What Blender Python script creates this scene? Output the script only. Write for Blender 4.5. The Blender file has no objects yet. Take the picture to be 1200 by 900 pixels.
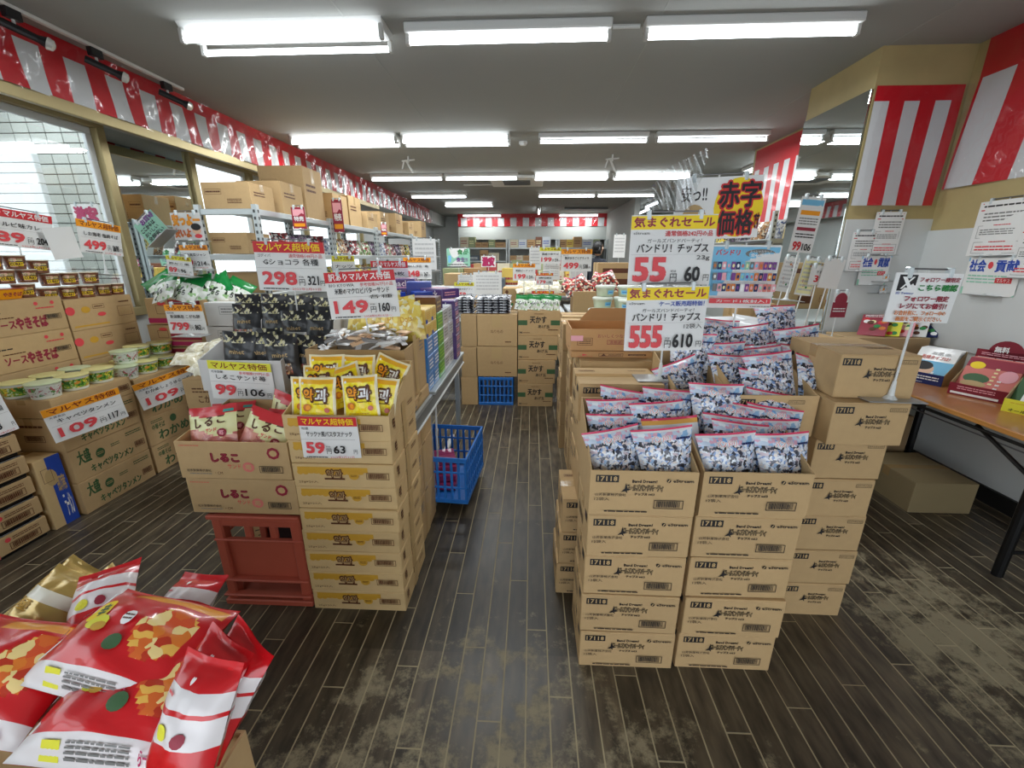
import bpy, math, random
from mathutils import Matrix, Vector
rnd = random.Random(7)
S = bpy.context.scene
COL = S.collection
PI = math.pi
# ------------------------------------------------------------------ camera
FPX, CYO, CXO, CAMZ = 490.0, 149.0, 23.0, 1.48
TH = math.atan(CYO / FPX); PSI = math.atan(CXO * math.cos(TH) / FPX)
cam = bpy.data.cameras.new('camera'); cam.sensor_width = 36; cam.lens = FPX / 1200 * 36; cam.clip_start = .02; cam.clip_end = 200
camo = bpy.data.objects.new('camera', cam); COL.objects.link(camo)
camo.location = (0, 0, CAMZ); camo.rotation_euler = (PI / 2 - TH, 0, PSI); S.camera = camo
# ------------------------------------------------------------------ world and exposure
W = bpy.data.worlds.new('world'); S.world = W; W.use_nodes = True
bg = W.node_tree.nodes['Background']; bg.inputs[0].default_value = (.86, .93, 1, 1); bg.inputs[1].default_value = 2.2
S.view_settings.view_transform = 'Standard'; S.view_settings.look = 'None'; S.view_settings.gamma = 1
S.view_settings.exposure = 0.42
LAMP_W, TUBE_E = 11.0, 7.0
S.cycles.max_bounces = 7; S.cycles.diffuse_bounces = 4; S.cycles.transparent_max_bounces = 16
S.cycles.use_denoising = True; S.cycles.sample_clamp_indirect = 6; S.cycles.caustics_reflective = False; S.cycles.caustics_refractive = False

def ray(x, y):
    a = (x - 600) / FPX; b = (y - 450) / FPX
    down = b * math.cos(TH) + math.sin(TH); fwd = math.cos(TH) - b * math.sin(TH)
    return Vector((a * math.cos(PSI) - fwd * math.sin(PSI), a * math.sin(PSI) + fwd * math.cos(PSI), -down))
def P(x, y, X=None, Y=None, Z=None):          # a real place: photo pixel + the plane the thing stands in
    d = ray(x, y)
    if Y is not None: s = Y / d.y
    elif X is not None: s = X / d.x
    else: s = (Z - CAMZ) / d.z
    return d * s + Vector((0, 0, CAMZ))

# ------------------------------------------------------------------ materials
def s2l(c): return tuple(((v / 255) / 12.92 if v / 255 <= .04045 else ((v / 255 + .055) / 1.055) ** 2.4) for v in c)
MATS = {}
def mat(name, rgb, rough=.6, metal=0, var=0, scale=8, bump=0, emit=0, coat=0, rand=0, stretch=None):
    if name in MATS: return MATS[name]
    m = bpy.data.materials.new(name); m.use_nodes = True; nt = m.node_tree; N = nt.nodes; L = nt.links
    b = N['Principled BSDF']; c = s2l(rgb)
    b.inputs['Base Color'].default_value = (*c, 1); b.inputs['Roughness'].default_value = rough; b.inputs['Metallic'].default_value = metal
    if coat: b.inputs['Coat Weight'].default_value = coat; b.inputs['Coat Roughness'].default_value = .08
    if var or bump or rand:
        tc = N.new('ShaderNodeTexCoord'); nz = N.new('ShaderNodeTexNoise'); nz.inputs['Scale'].default_value = scale; nz.inputs['Detail'].default_value = 4
        src = tc.outputs['Object']
        if stretch:
            mp = N.new('ShaderNodeMapping'); mp.inputs['Scale'].default_value = stretch; L.new(src, mp.inputs[0]); src = mp.outputs[0]
        L.new(src, nz.inputs['Vector'])
        if var or rand:
            mr = N.new('ShaderNodeMapRange'); mr.inputs[3].default_value = 1 - var; mr.inputs[4].default_value = 1 + var
            L.new(nz.outputs['Fac'], mr.inputs[0])
            oi = N.new('ShaderNodeObjectInfo'); m2 = N.new('ShaderNodeMapRange'); m2.inputs[3].default_value = 1 - rand; m2.inputs[4].default_value = 1 + rand
            L.new(oi.outputs['Random'], m2.inputs[0])
            mu = N.new('ShaderNodeMath'); mu.operation = 'MULTIPLY'; L.new(mr.outputs[0], mu.inputs[0]); L.new(m2.outputs[0], mu.inputs[1])
            vm = N.new('ShaderNodeVectorMath'); vm.operation = 'SCALE'; vm.inputs[0].default_value = c; L.new(mu.outputs[0], vm.inputs['Scale'])
            L.new(vm.outputs[0], b.inputs['Base Color'])
        if bump:
            bp = N.new('ShaderNodeBump'); bp.inputs['Strength'].default_value = bump; bp.inputs['Distance'].default_value = .004
            L.new(nz.outputs['Fac'], bp.inputs['Height']); L.new(bp.outputs[0], b.inputs['Normal'])
    if emit: b.inputs['Emission Color'].default_value = (*c, 1); b.inputs['Emission Strength'].default_value = emit
    MATS[name] = m; return m
def film(name, tint=(1, 1, 1), gloss=.25, rough=.06):
    if name in MATS: return MATS[name]
    m = bpy.data.materials.new(name); m.use_nodes = True; nt = m.node_tree; N = nt.nodes; L = nt.links
    N.remove(N['Principled BSDF']); o = N['Material Output']
    t = N.new('ShaderNodeBsdfTransparent'); t.inputs[0].default_value = (*tint, 1)
    g = N.new('ShaderNodeBsdfGlossy'); g.inputs['Roughness'].default_value = rough
    lw = N.new('ShaderNodeLayerWeight'); lw.inputs[0].default_value = .5
    pw = N.new('ShaderNodeMath'); pw.operation = 'POWER'; pw.inputs[1].default_value = 4; L.new(lw.outputs['Facing'], pw.inputs[0])
    ma = N.new('ShaderNodeMath'); ma.operation = 'MULTIPLY_ADD'; ma.inputs[1].default_value = .85; ma.inputs[2].default_value = gloss * .25; L.new(pw.outputs[0], ma.inputs[0])
    mx = N.new('ShaderNodeMixShader'); L.new(ma.outputs[0], mx.inputs[0]); L.new(t.outputs[0], mx.inputs[1]); L.new(g.outputs[0], mx.inputs[2]); L.new(mx.outputs[0], o.inputs[0])
    MATS[name] = m; return m
def confetti(name, cols, scale=14, base=(235, 240, 248), rough=.3, amount=.6):
    """printed art: patches of flat colour on a plastic film"""
    if name in MATS: return MATS[name]
    m = bpy.data.materials.new(name); m.use_nodes = True; nt = m.node_tree; N = nt.nodes; L = nt.links
    b = N['Principled BSDF']; b.inputs['Roughness'].default_value = rough; b.inputs['Coat Weight'].default_value = .4
    uv = N.new('ShaderNodeTexCoord'); oi = N.new('ShaderNodeObjectInfo'); vo = N.new('ShaderNodeTexVoronoi'); vo.inputs['Scale'].default_value = scale
    wn = N.new('ShaderNodeTexNoise'); wn.inputs['Scale'].default_value = scale * .55; wn.inputs['Detail'].default_value = 2
    ad = N.new('ShaderNodeVectorMath'); ad.operation = 'ADD'; L.new(uv.outputs['UV'], ad.inputs[0])
    sc = N.new('ShaderNodeVectorMath'); sc.operation = 'SCALE'; sc.inputs['Scale'].default_value = .12; L.new(wn.outputs['Color'], sc.inputs[0]); L.new(sc.outputs[0], ad.inputs[1])
    L.new(uv.outputs['UV'], wn.inputs['Vector']); L.new(ad.outputs[0], vo.inputs['Vector'])
    sp = N.new('ShaderNodeSeparateColor'); L.new(vo.outputs['Color'], sp.inputs[0])
    r = N.new('ShaderNodeValToRGB'); r.color_ramp.interpolation = 'CONSTANT'; e = r.color_ramp.elements
    allc = [base] + cols
    while len(e) < len(allc): e.new(.5)
    pos = [0] + [1 - amount + amount * i / len(cols) for i in range(len(cols))]
    for i, c in enumerate(allc): e[i].position = pos[i]; e[i].color = (*s2l(c), 1)
    L.new(sp.outputs[0], r.inputs[0]); L.new(r.outputs[0], b.inputs['Base Color'])
    MATS[name] = m; return m

INK = dict(red=(205, 40, 48), pinkred=(222, 72, 78), black=(28, 26, 28), white=(240, 240, 238), yellow=(246, 214, 30), orange=(245, 160, 30), green=(40, 130, 62),
           darkgreen=(62, 98, 60), blue=(35, 72, 170), navy=(20, 34, 92), brown=(92, 48, 22), grey=(120, 120, 118), lightgrey=(200, 200, 200), magenta=(178, 34, 92), purple=(120, 60, 140),
           cream=(240, 234, 176), pink=(236, 168, 178), lightblue=(120, 190, 226), mint=(150, 205, 180), skin=(232, 190, 160), maroon=(128, 22, 42), teal=(60, 150, 140), tan=(190, 160, 110),
           ochre=(206, 158, 52), lime=(150, 200, 70), wine=(150, 40, 60), dkred=(120, 20, 20), paper=(232, 232, 230), lemon=(226, 222, 60), salmon=(214, 120, 110), caramel=(210, 120, 50))
def ink(n):
    return mat('ink_' + n, INK[n], .55)
CARD = lambda: mat('cardboard', (188, 157, 112), .8, var=.07, scale=30, bump=.15, rand=.05)
# ------------------------------------------------------------------ mesh helpers
class MB:
    def __init__(s): s.v = []; s.f = []; s.m = []; s.mats = []; s.uv = {}
    def mi(s, m):
        if m not in s.mats: s.mats.append(m)
        return s.mats.index(m)
    def add(s, vs, fs, m, T=None):
        n = len(s.v); k = s.mi(m)
        s.v += [tuple(T @ Vector(v)) for v in vs] if T is not None else [tuple(v) for v in vs]
        for f in fs: s.f.append(tuple(i + n for i in f)); s.m.append(k)
    def box(s, x0, y0, z0, x1, y1, z1, m, T=None):
        vs = [(x, y, z) for z in (z0, z1) for y in (y0, y1) for x in (x0, x1)]
        s.add(vs, [(0, 2, 3, 1), (4, 5, 7, 6), (0, 1, 5, 4), (2, 6, 7, 3), (0, 4, 6, 2), (1, 3, 7, 5)], m, T)
    def cbox(s, x0, y0, z0, x1, y1, z1, m, c=.003, T=None):     # box with chamfered edges
        c = min(c, (x1 - x0) * .3, (y1 - y0) * .3, (z1 - z0) * .3)
        X, Y, Z = (x0, x1), (y0, y1), (z0, z1); vs = []; idx = {}
        for i in (0, 1):
            for j in (0, 1):
                for k in (0, 1):
                    sx, sy, sz = 1 - 2 * i, 1 - 2 * j, 1 - 2 * k
                    for a in range(3):
                        p = [X[i] + sx * c, Y[j] + sy * c, Z[k] + sz * c]; p[a] = (X[i], Y[j], Z[k])[a]
                        idx[(i, j, k, a)] = len(vs); vs.append(p)
        fs = []
        q = [(0, 0), (1, 0), (1, 1), (0, 1)]
        for e in (0, 1):
            for a in range(3):
                f = []
                for (u, w) in q:
                    key = [0, 0, 0]; key[a] = e; key[(a + 1) % 3] = u; key[(a + 2) % 3] = w
                    f.append(idx[(*key, a)])
                fs.append(tuple(f if e else f[::-1]))
        for a in range(3):
            for u in (0, 1):
                for w in (0, 1):
                    k0 = [0, 0, 0]; k0[(a + 1) % 3] = u; k0[(a + 2) % 3] = w; k1 = list(k0); k1[a] = 1
                    b1, b2 = (a + 1) % 3, (a + 2) % 3
                    f = (idx[(*k0, b1)], idx[(*k1, b1)], idx[(*k1, b2)], idx[(*k0, b2)])
                    fs.append(f if (u ^ w) else f[::-1])
        for k in [(i, j, l) for i in (0, 1) for j in (0, 1) for l in (0, 1)]:
            f = (idx[(*k, 0)], idx[(*k, 1)], idx[(*k, 2)]); fs.append(f if sum(k) % 2 else f[::-1])
        s.add(vs, fs, m, T)
    def tube(s, a, b, r, m, n=8, r2=None, cap=True):
        a, b = Vector(a), Vector(b); d = (b - a).normalized(); r2 = r if r2 is None else r2
        u = d.orthogonal().normalized(); w = d.cross(u); vs = []
        for p, q in ((a, r), (b, r2)):
            for i in range(n):
                t = 2 * PI * i / n; vs.append(p + (u * math.cos(t) + w * math.sin(t)) * q)
        fs = [(i, (i + 1) % n, n + (i + 1) % n, n + i) for i in range(n)]
        if cap: fs += [tuple(range(n))[::-1], tuple(range(n, 2 * n))]
        s.add(vs, fs, m)
    def lathe(s, prof, m, n=16, c=(0, 0, 0), mats=None, cap=True):
        vs = [(c[0] + r * math.cos(2 * PI * i / n), c[1] + r * math.sin(2 * PI * i / n), c[2] + z) for r, z in prof for i in range(n)]
        for j in range(len(prof) - 1):
            n0 = len(s.v) if j == 0 else n0
            if j == 0: s.v += vs
            for i in range(n):
                s.f.append((n0 + j * n + i, n0 + j * n + (i + 1) % n, n0 + (j + 1) * n + (i + 1) % n, n0 + (j + 1) * n + i)); s.m.append(s.mi(mats[j] if mats else m))
        if cap:
            s.f.append(tuple(n0 + (len(prof) - 1) * n + i for i in range(n))); s.m.append(s.mi(mats[-1] if mats else m))
            s.f.append(tuple(n0 + i for i in range(n))[::-1]); s.m.append(s.mi(mats[0] if mats else m))
    def grid(s, nu, nv, fn, m, mfn=None, two=None):
        n = len(s.v)
        for j in range(nv + 1):
            for i in range(nu + 1):
                s.v.append(tuple(fn(i / nu, j / nv))); s.uv[len(s.v) - 1] = (i / nu, j / nv)
        for j in range(nv):
            for i in range(nu):
                a = n + j * (nu + 1) + i; f = (a, a + 1, a + nu + 2, a + nu + 1)
                s.f.append(f[::-1] if two else f); s.m.append(s.mi(mfn((i + .5) / nu, (j + .5) / nv) if mfn else m))
    def mesh(s, name, smooth=False):
        me = bpy.data.meshes.new(name); me.from_pydata(s.v, [], s.f)
        for m in s.mats: me.materials.append(m)
        me.polygons.foreach_set('material_index', s.m)
        if smooth: me.polygons.foreach_set('use_smooth', [True] * len(s.f))
        if s.uv:
            ul = me.uv_layers.new(name='uv'); d = []
            for f in s.f:
                for i in f: d += s.uv.get(i, (0, 0))
            ul.data.foreach_set('uv', d)
        me.update(); return me
def ob(name, me, parent=None, M=None, kind=None, **kw):
    if isinstance(me, MB): me = me.mesh(name)
    o = bpy.data.objects.new(name, me); COL.objects.link(o)
    if parent: o.parent = parent
    if M is not None: o.matrix_local = M
    if kind: o['kind'] = kind
    for k, v in kw.items(): o[k] = v
    return o
def thing(name, label, cat, loc=(0, 0, 0), rz=0, group=None, M=None):
    o = bpy.data.objects.new(name, None); o.empty_display_size = .05; COL.objects.link(o)
    if M is not None: o.matrix_world = M
    else: o.location = loc; o.rotation_euler = (0, 0, rz)
    o['label'] = label; o['category'] = cat
    if group: o['group'] = group
    return o
def tag(o, label, cat, group=None):
    o['label'] = label; o['category'] = cat
    if group: o['group'] = group
    return o
def struct(name, mb, M=None): return ob(name, mb, None, M, kind='structure')

# ------------------------------------------------------------------ flat print: words, rules, bar codes
_T = {}
def tmesh(s):
    if s not in _T:
        c = bpy.data.curves.new('t', 'FONT'); c.body = s; c.size = 1; c.resolution_u = 1 if len(s) > 4 else 2
        o = bpy.data.objects.new('t', c); COL.objects.link(o)
        me = bpy.data.meshes.new_from_object(o.evaluated_get(bpy.context.evaluated_depsgraph_get()))
        vs = [(v.co.x, v.co.y) for v in me.vertices]; fs = [tuple(p.vertices) for p in me.polygons]
        bpy.data.objects.remove(o); bpy.data.meshes.remove(me); bpy.data.curves.remove(c)
        x0, x1 = min(v[0] for v in vs), max(v[0] for v in vs); y0, y1 = min(v[1] for v in vs), max(v[1] for v in vs)
        _T[s] = ([((x - x0) / (x1 - x0), (y - y0) / (y1 - y0)) for x, y in vs], fs)
    return _T[s]
class Pr:
    """print laid out in a sheet's own (u, v) metres, origin at its lower left"""
    def __init__(s): s.it = []; s.l = 1
    def poly(s, pts, col, fs=None):
        s.it.append((pts, fs or [tuple(range(len(pts)))], col, s.l)); return s
    def rect(s, x0, y0, x1, y1, col, n=1):
        s.l += 1
        pts = [(x0 + (x1 - x0) * i / n, y) for i in range(n + 1) for y in (y0, y1)]
        return s.poly(pts, col, [(2 * i, 2 * i + 2, 2 * i + 3, 2 * i + 1) for i in range(n)])
    def text(s, t, x0, y0, x1, y1, col, bold=0, out=None, ow=.02):
        vs, fs = tmesh(t); w, h = x1 - x0, y1 - y0
        if out:
            s.l += 1
            for a in range(8):
                dx, dy = ow * math.cos(a * PI / 4), ow * math.sin(a * PI / 4); s.l += .2
                s.poly([(x0 + dx * h + u * w, y0 + dy * h + v * h) for u, v in vs], out, fs)
        s.l += 1
        sh = [(0, 0)] + ([(bold * h, 0), (0, bold * h), (bold * h, bold * h)] if bold else [])
        for dx, dy in sh: s.l += .2; s.poly([(x0 + dx + u * (w - bold * h), y0 + dy + v * (h - bold * h)) for u, v in vs], col, fs)
        return s
    def disc(s, cx, cy, rx, ry, col, n=14, rings=1):
        s.l += 1; pts = [(cx, cy)]
        for k in range(1, rings + 1): pts += [(cx + rx * k / rings * math.cos(2 * PI * i / n), cy + ry * k / rings * math.sin(2 * PI * i / n)) for i in range(n)]
        fs = [(0, 1 + i, 1 + (i + 1) % n) for i in range(n)]
        for k in range(1, rings):
            a, b = 1 + (k - 1) * n, 1 + k * n
            fs += [(a + i, b + i, b + (i + 1) % n, a + (i + 1) % n) for i in range(n)]
        return s.poly(pts, col, fs)
    def frame(s, x0, y0, x1, y1, t, col):
        s.l += 1
        for r in ((x0, y0, x1, y0 + t), (x0, y1 - t, x1, y1), (x0, y0, x0 + t, y1), (x1 - t, y0, x1, y1)):
            s.poly([(r[0], r[1]), (r[2], r[1]), (r[2], r[3]), (r[0], r[3])], col)
        return s
    def bars(s, x0, y0, x1, y1, col='black'):
        s.frame(x0, y0, x1, y1, (y1 - y0) * .07, col); r = random.Random(3); x = x0 + (x1 - x0) * .08; s.l += 1
        while x < x1 - (x1 - x0) * .1:
            w = (x1 - x0) * r.choice((.012, .02, .03)); s.poly([(x, y0 + (y1 - y0) * .18), (x + w, y0 + (y1 - y0) * .18), (x + w, y1 - (y1 - y0) * .12), (x, y1 - (y1 - y0) * .12)], col); x += w + (x1 - x0) * r.choice((.012, .02))
        return s
    def rules(s, x0, y0, x1, y1, n, col='grey'):               # rows of print too small to read
        r = random.Random(n); s.l += 1; h = (y1 - y0) / n
        for i in range(n):
            y = y1 - (i + .7) * h; x = x0
            while x < x1 * .999:
                w = min(r.uniform(.05, .2) * (x1 - x0), x1 - x)
                s.poly([(x, y), (x + w, y), (x + w, y + h * .42), (x, y + h * .42)], col); x += w + (x1 - x0) * .02
        return s
    def mesh(s, fn=None, eps=.0004, name='lettering'):
        mb = MB()
        fn = fn or (lambda u, v, d: (u, -d, v))
        for pts, fs, col, l in s.it: mb.add([fn(u, v, eps * l) for u, v in pts], fs, ink(col))
        return mb.mesh(name)
FRONT = lambda u, v, d: (u, -d, v)

# ------------------------------------------------------------------ the room
YB, XL, XR, ZC = 15.3, -3.0, 2.88, 2.80
plaster = mat('ceiling_plaster', (152, 154, 150), .9, var=.03, scale=3, bump=.25)
wallw = mat('wall_white', (205, 208, 206), .75, var=.03, scale=4)
gold = mat('gold_wall_cloth', (178, 160, 112), .6, var=.16, scale=5, bump=.2)
goldf = mat('gold_aluminium', (176, 160, 116), .4, .5, var=.05)
# floor: dusty screed with each plank laid on it
m = MB(); m.box(-3.4, -1.6, -.06, 4.2, YB, -.0004, mat('joint_dust', (166, 154, 124), .9, var=.15, scale=20)); floor = struct('floor', m)
def plank_mat():
    m = bpy.data.materials.new('worn_dark_wood'); m.use_nodes = True; nt = m.node_tree; N = nt.nodes; L = nt.links; b = N['Principled BSDF']
    geo = N.new('ShaderNodeNewGeometry'); oi = N.new('ShaderNodeObjectInfo')
    mp = N.new('ShaderNodeMapping'); mp.inputs['Scale'].default_value = (30, 7, 1); L.new(geo.outputs['Position'], mp.inputs[0])
    gr = N.new('ShaderNodeTexNoise'); gr.inputs['Scale'].default_value = 1; gr.inputs['Detail'].default_value = 6; L.new(mp.outputs[0], gr.inputs['Vector'])
    wr = N.new('ShaderNodeTexNoise'); wr.inputs['Scale'].default_value = 1.1; wr.inputs['Detail'].default_value = 3; L.new(geo.outputs['Position'], wr.inputs['Vector'])
    w2 = N.new('ShaderNodeTexNoise'); w2.inputs['Scale'].default_value = 14; w2.inputs['Detail'].default_value = 6; w2.inputs['Roughness'].default_value = .7; L.new(mp.outputs[0], w2.inputs['Vector']); L.new(geo.outputs['Position'], w2.inputs['Vector']); w2.inputs['Scale'].default_value = 7.5; w2.inputs['Detail'].default_value = 9; w2.inputs['Roughness'].default_value = .78
    sx = N.new('ShaderNodeSeparateXYZ'); L.new(geo.outputs['Position'], sx.inputs[0])
    def mth(op, a, bv, clamp=False):
        n = N.new('ShaderNodeMath'); n.operation = op; n.use_clamp = clamp
        for i, q in enumerate((a, bv)):
            if q is None: continue
            if isinstance(q, (int, float)): n.inputs[i].default_value = q
            else: L.new(q, n.inputs[i])
        return n.outputs[0]
    def bump_at(cx, cy, rx, ry):   # a patch worn by feet, soft edged
        dx = mth('DIVIDE', mth('SUBTRACT', sx.outputs[0], cx), rx); dy = mth('DIVIDE', mth('SUBTRACT', sx.outputs[1], cy), ry)
        return mth('SUBTRACT', 1, mth('ADD', mth('MULTIPLY', dx, dx), mth('MULTIPLY', dy, dy)), True)
    wear = mth('ADD', bump_at(1.75, 1.35, .5, .95), mth('MULTIPLY', bump_at(-.25, .85, .9, .75), .75))
    wear = mth('ADD', wear, mth('MULTIPLY', bump_at(.9, .7, 1.0, .5), .4))
    t = mth('ADD', mth('MULTIPLY', wear, .42), mth('MULTIPLY', mth('SUBTRACT', wr.outputs['Fac'], .5), .5))
    t = mth('ADD', t, mth('MULTIPLY', mth('SUBTRACT', w2.outputs['Fac'], .62), 2.0))
    wf = mth('MULTIPLY', mth('ADD', t, .0), 4.5, True); wf = mth('MULTIPLY', wf, .85)
    r = N.new('ShaderNodeValToRGB'); e = r.color_ramp.elements
    e[0].position = .3; e[0].color = (*s2l((50, 44, 37)), 1); e[1].position = .72; e[1].color = (*s2l((98, 87, 70)), 1); L.new(gr.outputs['Fac'], r.inputs[0])
    # the newer, darker boards laid across the aisle
    dk = mth('MULTIPLY', mth('GREATER_THAN', sx.outputs[1], 1.25), mth('LESS_THAN', sx.outputs[1], 2.12)); dk = mth('MULTIPLY', dk, mth('MULTIPLY', mth('GREATER_THAN', sx.outputs[0], -.7), mth('LESS_THAN', sx.outputs[0], .3)))
    mr = N.new('ShaderNodeMapRange'); mr.inputs[3].default_value = .7; mr.inputs[4].default_value = 1.3; L.new(oi.outputs['Random'], mr.inputs[0])
    k = mth('MULTIPLY', mr.outputs[0], mth('SUBTRACT', 1, mth('MULTIPLY', dk, .42)))
    vs = N.new('ShaderNodeVectorMath'); vs.operation = 'SCALE'; L.new(r.outputs[0], vs.inputs[0]); L.new(k, vs.inputs['Scale'])
    mx = N.new('ShaderNodeMix'); mx.data_type = 'RGBA'; L.new(wf, mx.inputs[0]); L.new(vs.outputs[0], mx.inputs[6]); mx.inputs[7].default_value = (*s2l((150, 139, 112)), 1)
    L.new(mx.outputs[2], b.inputs['Base Color'])
    rr = N.new('ShaderNodeMapRange'); rr.inputs[3].default_value = .36; rr.inputs[4].default_value = .7; L.new(wf, rr.inputs[0]); L.new(rr.outputs[0], b.inputs['Roughness'])
    bp = N.new('ShaderNodeBump'); bp.inputs['Strength'].default_value = .25; bp.inputs['Distance'].default_value = .002; L.new(gr.outputs['Fac'], bp.inputs['Height']); L.new(bp.outputs[0], b.inputs['Normal'])
    return m
PM = plank_mat()
PW, PL = .0815, .91
pm = MB(); pm.cbox(-PW / 2 + .0022, -PL / 2 + .0022, -.012, PW / 2 - .0022, PL / 2 - .0022, 0, PM, .0006); plank_me = pm.mesh('plank')
cover = [(-1.4, -.5, 1.4, 3.3), (.13, 1.4, 1.2, 4.3), (-3.4, -2.62, 1.3, 9), (-.8, .3, 4.05, 9), (-1.5, -.45, -.5, .75)]
cells = []
i0 = int(-3.35 / PW)
for i in range(i0, int(4.1 / PW)):
    x = (i + .5) * PW; off = ((i * 37) % 10) / 10 * PL
    for j in range(-3, 18):
        y = off + j * PL
        if y < -1.5 or y > YB - .4: continue
        hid = any(a < x < b and c < y - .3 and y + .3 < d for a, b, c, d in cover)
        v = (y - .05) > 0 and abs(x) < 1.35 * (y + .9) + .2 and y > .15
        cells.append((0 if (v and not hid) else 1, x * x * .6 + y * y, x, y))
cells.sort()
for k, (h, d, x, y) in enumerate(cells[:296]): ob('plank', plank_me, floor, Matrix.Translation((x, y, 0)))
rest = MB()
for h, d, x, y in cells[296:]: rest.box(x - PW / 2 + .0012, y - PL / 2 + .0012, -.012, x + PW / 2 - .0012, y + PL / 2 - .0012, 0, PM)
ob('plank', rest, floor, kind='stuff')
m = MB(); m.box(-3.6, -1.6, ZC, 4.2, YB + .2, ZC + .1, plaster)
ceil = struct('ceiling', m)
seam = MB()
for x in (-1.1, .72, 2.3): seam.box(x, -1.6, ZC - .002, x + .006, YB, ZC + .001, mat('ceiling_joint', (160, 162, 158), .9))
ob('joint', seam, ceil)
# left side: beam above, wall behind it with two windows and a mirror between them
XW = -3.4
m = MB(); m.box(-3.45, -1.6, 2.46, XL, YB, ZC, wallw); struct('trim_1', m)
m = MB()
m.box(XW - .1, -1.6, 0, XW, 12.2, 1.0, wallw); m.box(XW - .1, 3.56, 1.0, XW, 4.4, 2.46, wallw); m.box(XW - .1, 8.7, 1.0, XW, YB, 2.46, wallw)
m.box(XW - .1, 12.2, 0, XW, YB, 1.0, wallw); struct('wall_left', m)
white_al = mat('white_aluminium', (222, 226, 226), .35, .2)
glass = film('window_glass', (.97, .99, .98), .5, .01)
def window(name, y0, y1, z0, z1, mull):
    t = MB(); f = .07
    t.cbox(XW - .06, y0, z1 - f, XW + .05, y1, z1, goldf); t.cbox(XW - .06, y0, z0, XW + .05, y1, z0 + f, goldf)
    for y in [y0] + mull + [y1 - f]: t.cbox(XW - .06, y, z0 + f, XW + .05, y + f, z1 - f, goldf)
    w = struct(name, t)
    ys = [y0] + mull + [y1 - f]
    for a, b in zip(ys[:-1], ys[1:]):
        a += f; s = MB(); q = .05
        s.cbox(XW - .03, a, z0 + f, XW, b, z0 + f + q, white_al); s.cbox(XW - .03, a, z1 - f - q, XW, b, z1 - f, white_al)
        s.cbox(XW - .03, a, z0 + f + q, XW, a + q, z1 - f - q, white_al); s.cbox(XW - .03, b - q, z0 + f + q, XW, b, z1 - f - q, white_al)
        ob('sash', s, w)
        g = MB(); g.box(XW - .018, a + q, z0 + f + q, XW - .012, b - q, z1 - f - q, glass); ob('pane', g, w)
window('window_1', -.9, 3.56, 1.0, 2.5, [1.3])
window('window_2', 4.4, 8.7, 1.0, 2.5, [5.3, 6.5, 7.6])
m = MB(); m.cbox(XL - .02, -1.6, 2.365, XL + .012, 8.7, 2.44, goldf); struct('trim_5', m)
mir = MB(); mir.cbox(XW - .0, 3.58, 1.0, XW + .012, 4.39, 2.46, mat('mirror', (225, 232, 232), .02, 1)); tag(ob('wall_mirror', mir), 'tall frameless mirror on the left wall between the two gold framed windows', 'mirror')
# outside the windows
m = MB(); m.box(-30, -20, -.3, -3.45, 30, -.02, mat('asphalt_outside', (150, 150, 148), .9, var=.1)); struct('ground_outside', m)
m = MB(); m.box(-6.4, 4.9, 0, -3.75, 5.0, 4.4, mat('dark_grout', (96, 92, 88), .9)); tw = struct('wall_tiled_neighbour', m)
tl = MB(); tl.cbox(-.086, -.012, -.046, .086, 0, .046, mat('white_glazed_tile', (214, 216, 208), .3, rand=.05), .003); tlm = tl.mesh('tile')
for i in range(14):
    for j in range(21):
        ob('tile', tlm, tw, Matrix.Translation((-6.28 + i * .182, 4.899, .98 + j * .102)))
m = MB()
cx_ = P(50, 225, Y=4.2).x
for k in range(28): m.cbox(-9, 4.2, k * .09, cx_, 4.26, k * .09 + .086, mat('white_cladding', (238, 240, 240), .5), .006)
struct('wall_cladding_outside', m)
m = MB(); m.box(-6.15, 3.9, 2.6, -5.6, 4.6, 3.3, mat('grey_unit', (190, 195, 200), .5)); tag(ob('outdoor_unit', m), 'pale grey unit fixed outside beyond the first left window', 'appliance')
# back wall, its lower recess with cabinets, right side
m = MB(); m.box(-3.45, YB, 0, 2.5, YB + .15, ZC, wallw); struct('wall_back', m)
m = MB(); m.box(-2.4, YB - .9, 2.02, 2.45, YB - .85, 2.42, mat('wall_grey', (176, 180, 176), .8)); m.box(-2.4, YB - .9, 2.42, 2.45, YB, ZC, mat('wall_grey', (176, 180, 176), .8)); struct('trim_2', m)
m = MB(); m.box(XR, -1.6, 0, XR + .12, 6.2, 1.47, wallw); m.box(XR, -1.6, 1.47, XR + .12, 6.2, ZC, gold); wr = struct('wall_right', m)
m = MB(); m.box(XR - .012, -1.6, .88, XR, 3.36, 1.66, mat('white_panel', (206, 209, 208), .35, var=.02)); struct('trim_3', m)
m = MB(); m.box(2.5, YB + .1, 0, 4.3, YB + .2, ZC, wallw); m.box(4.1, 6.2, 0, 4.2, YB + .1, ZC, mat('wall_grey', (176, 180, 176), .8)); m.box(XR + .1, 6.15, 0, 4.2, 6.25, ZC, wallw); struct('wall_right_far', m)
m = MB(); m.box(2.38, 10.6, 0, 2.5, YB, ZC, mat('pillar_concrete', (158, 160, 156), .8, var=.06)); struct('trim_4', m)
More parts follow.
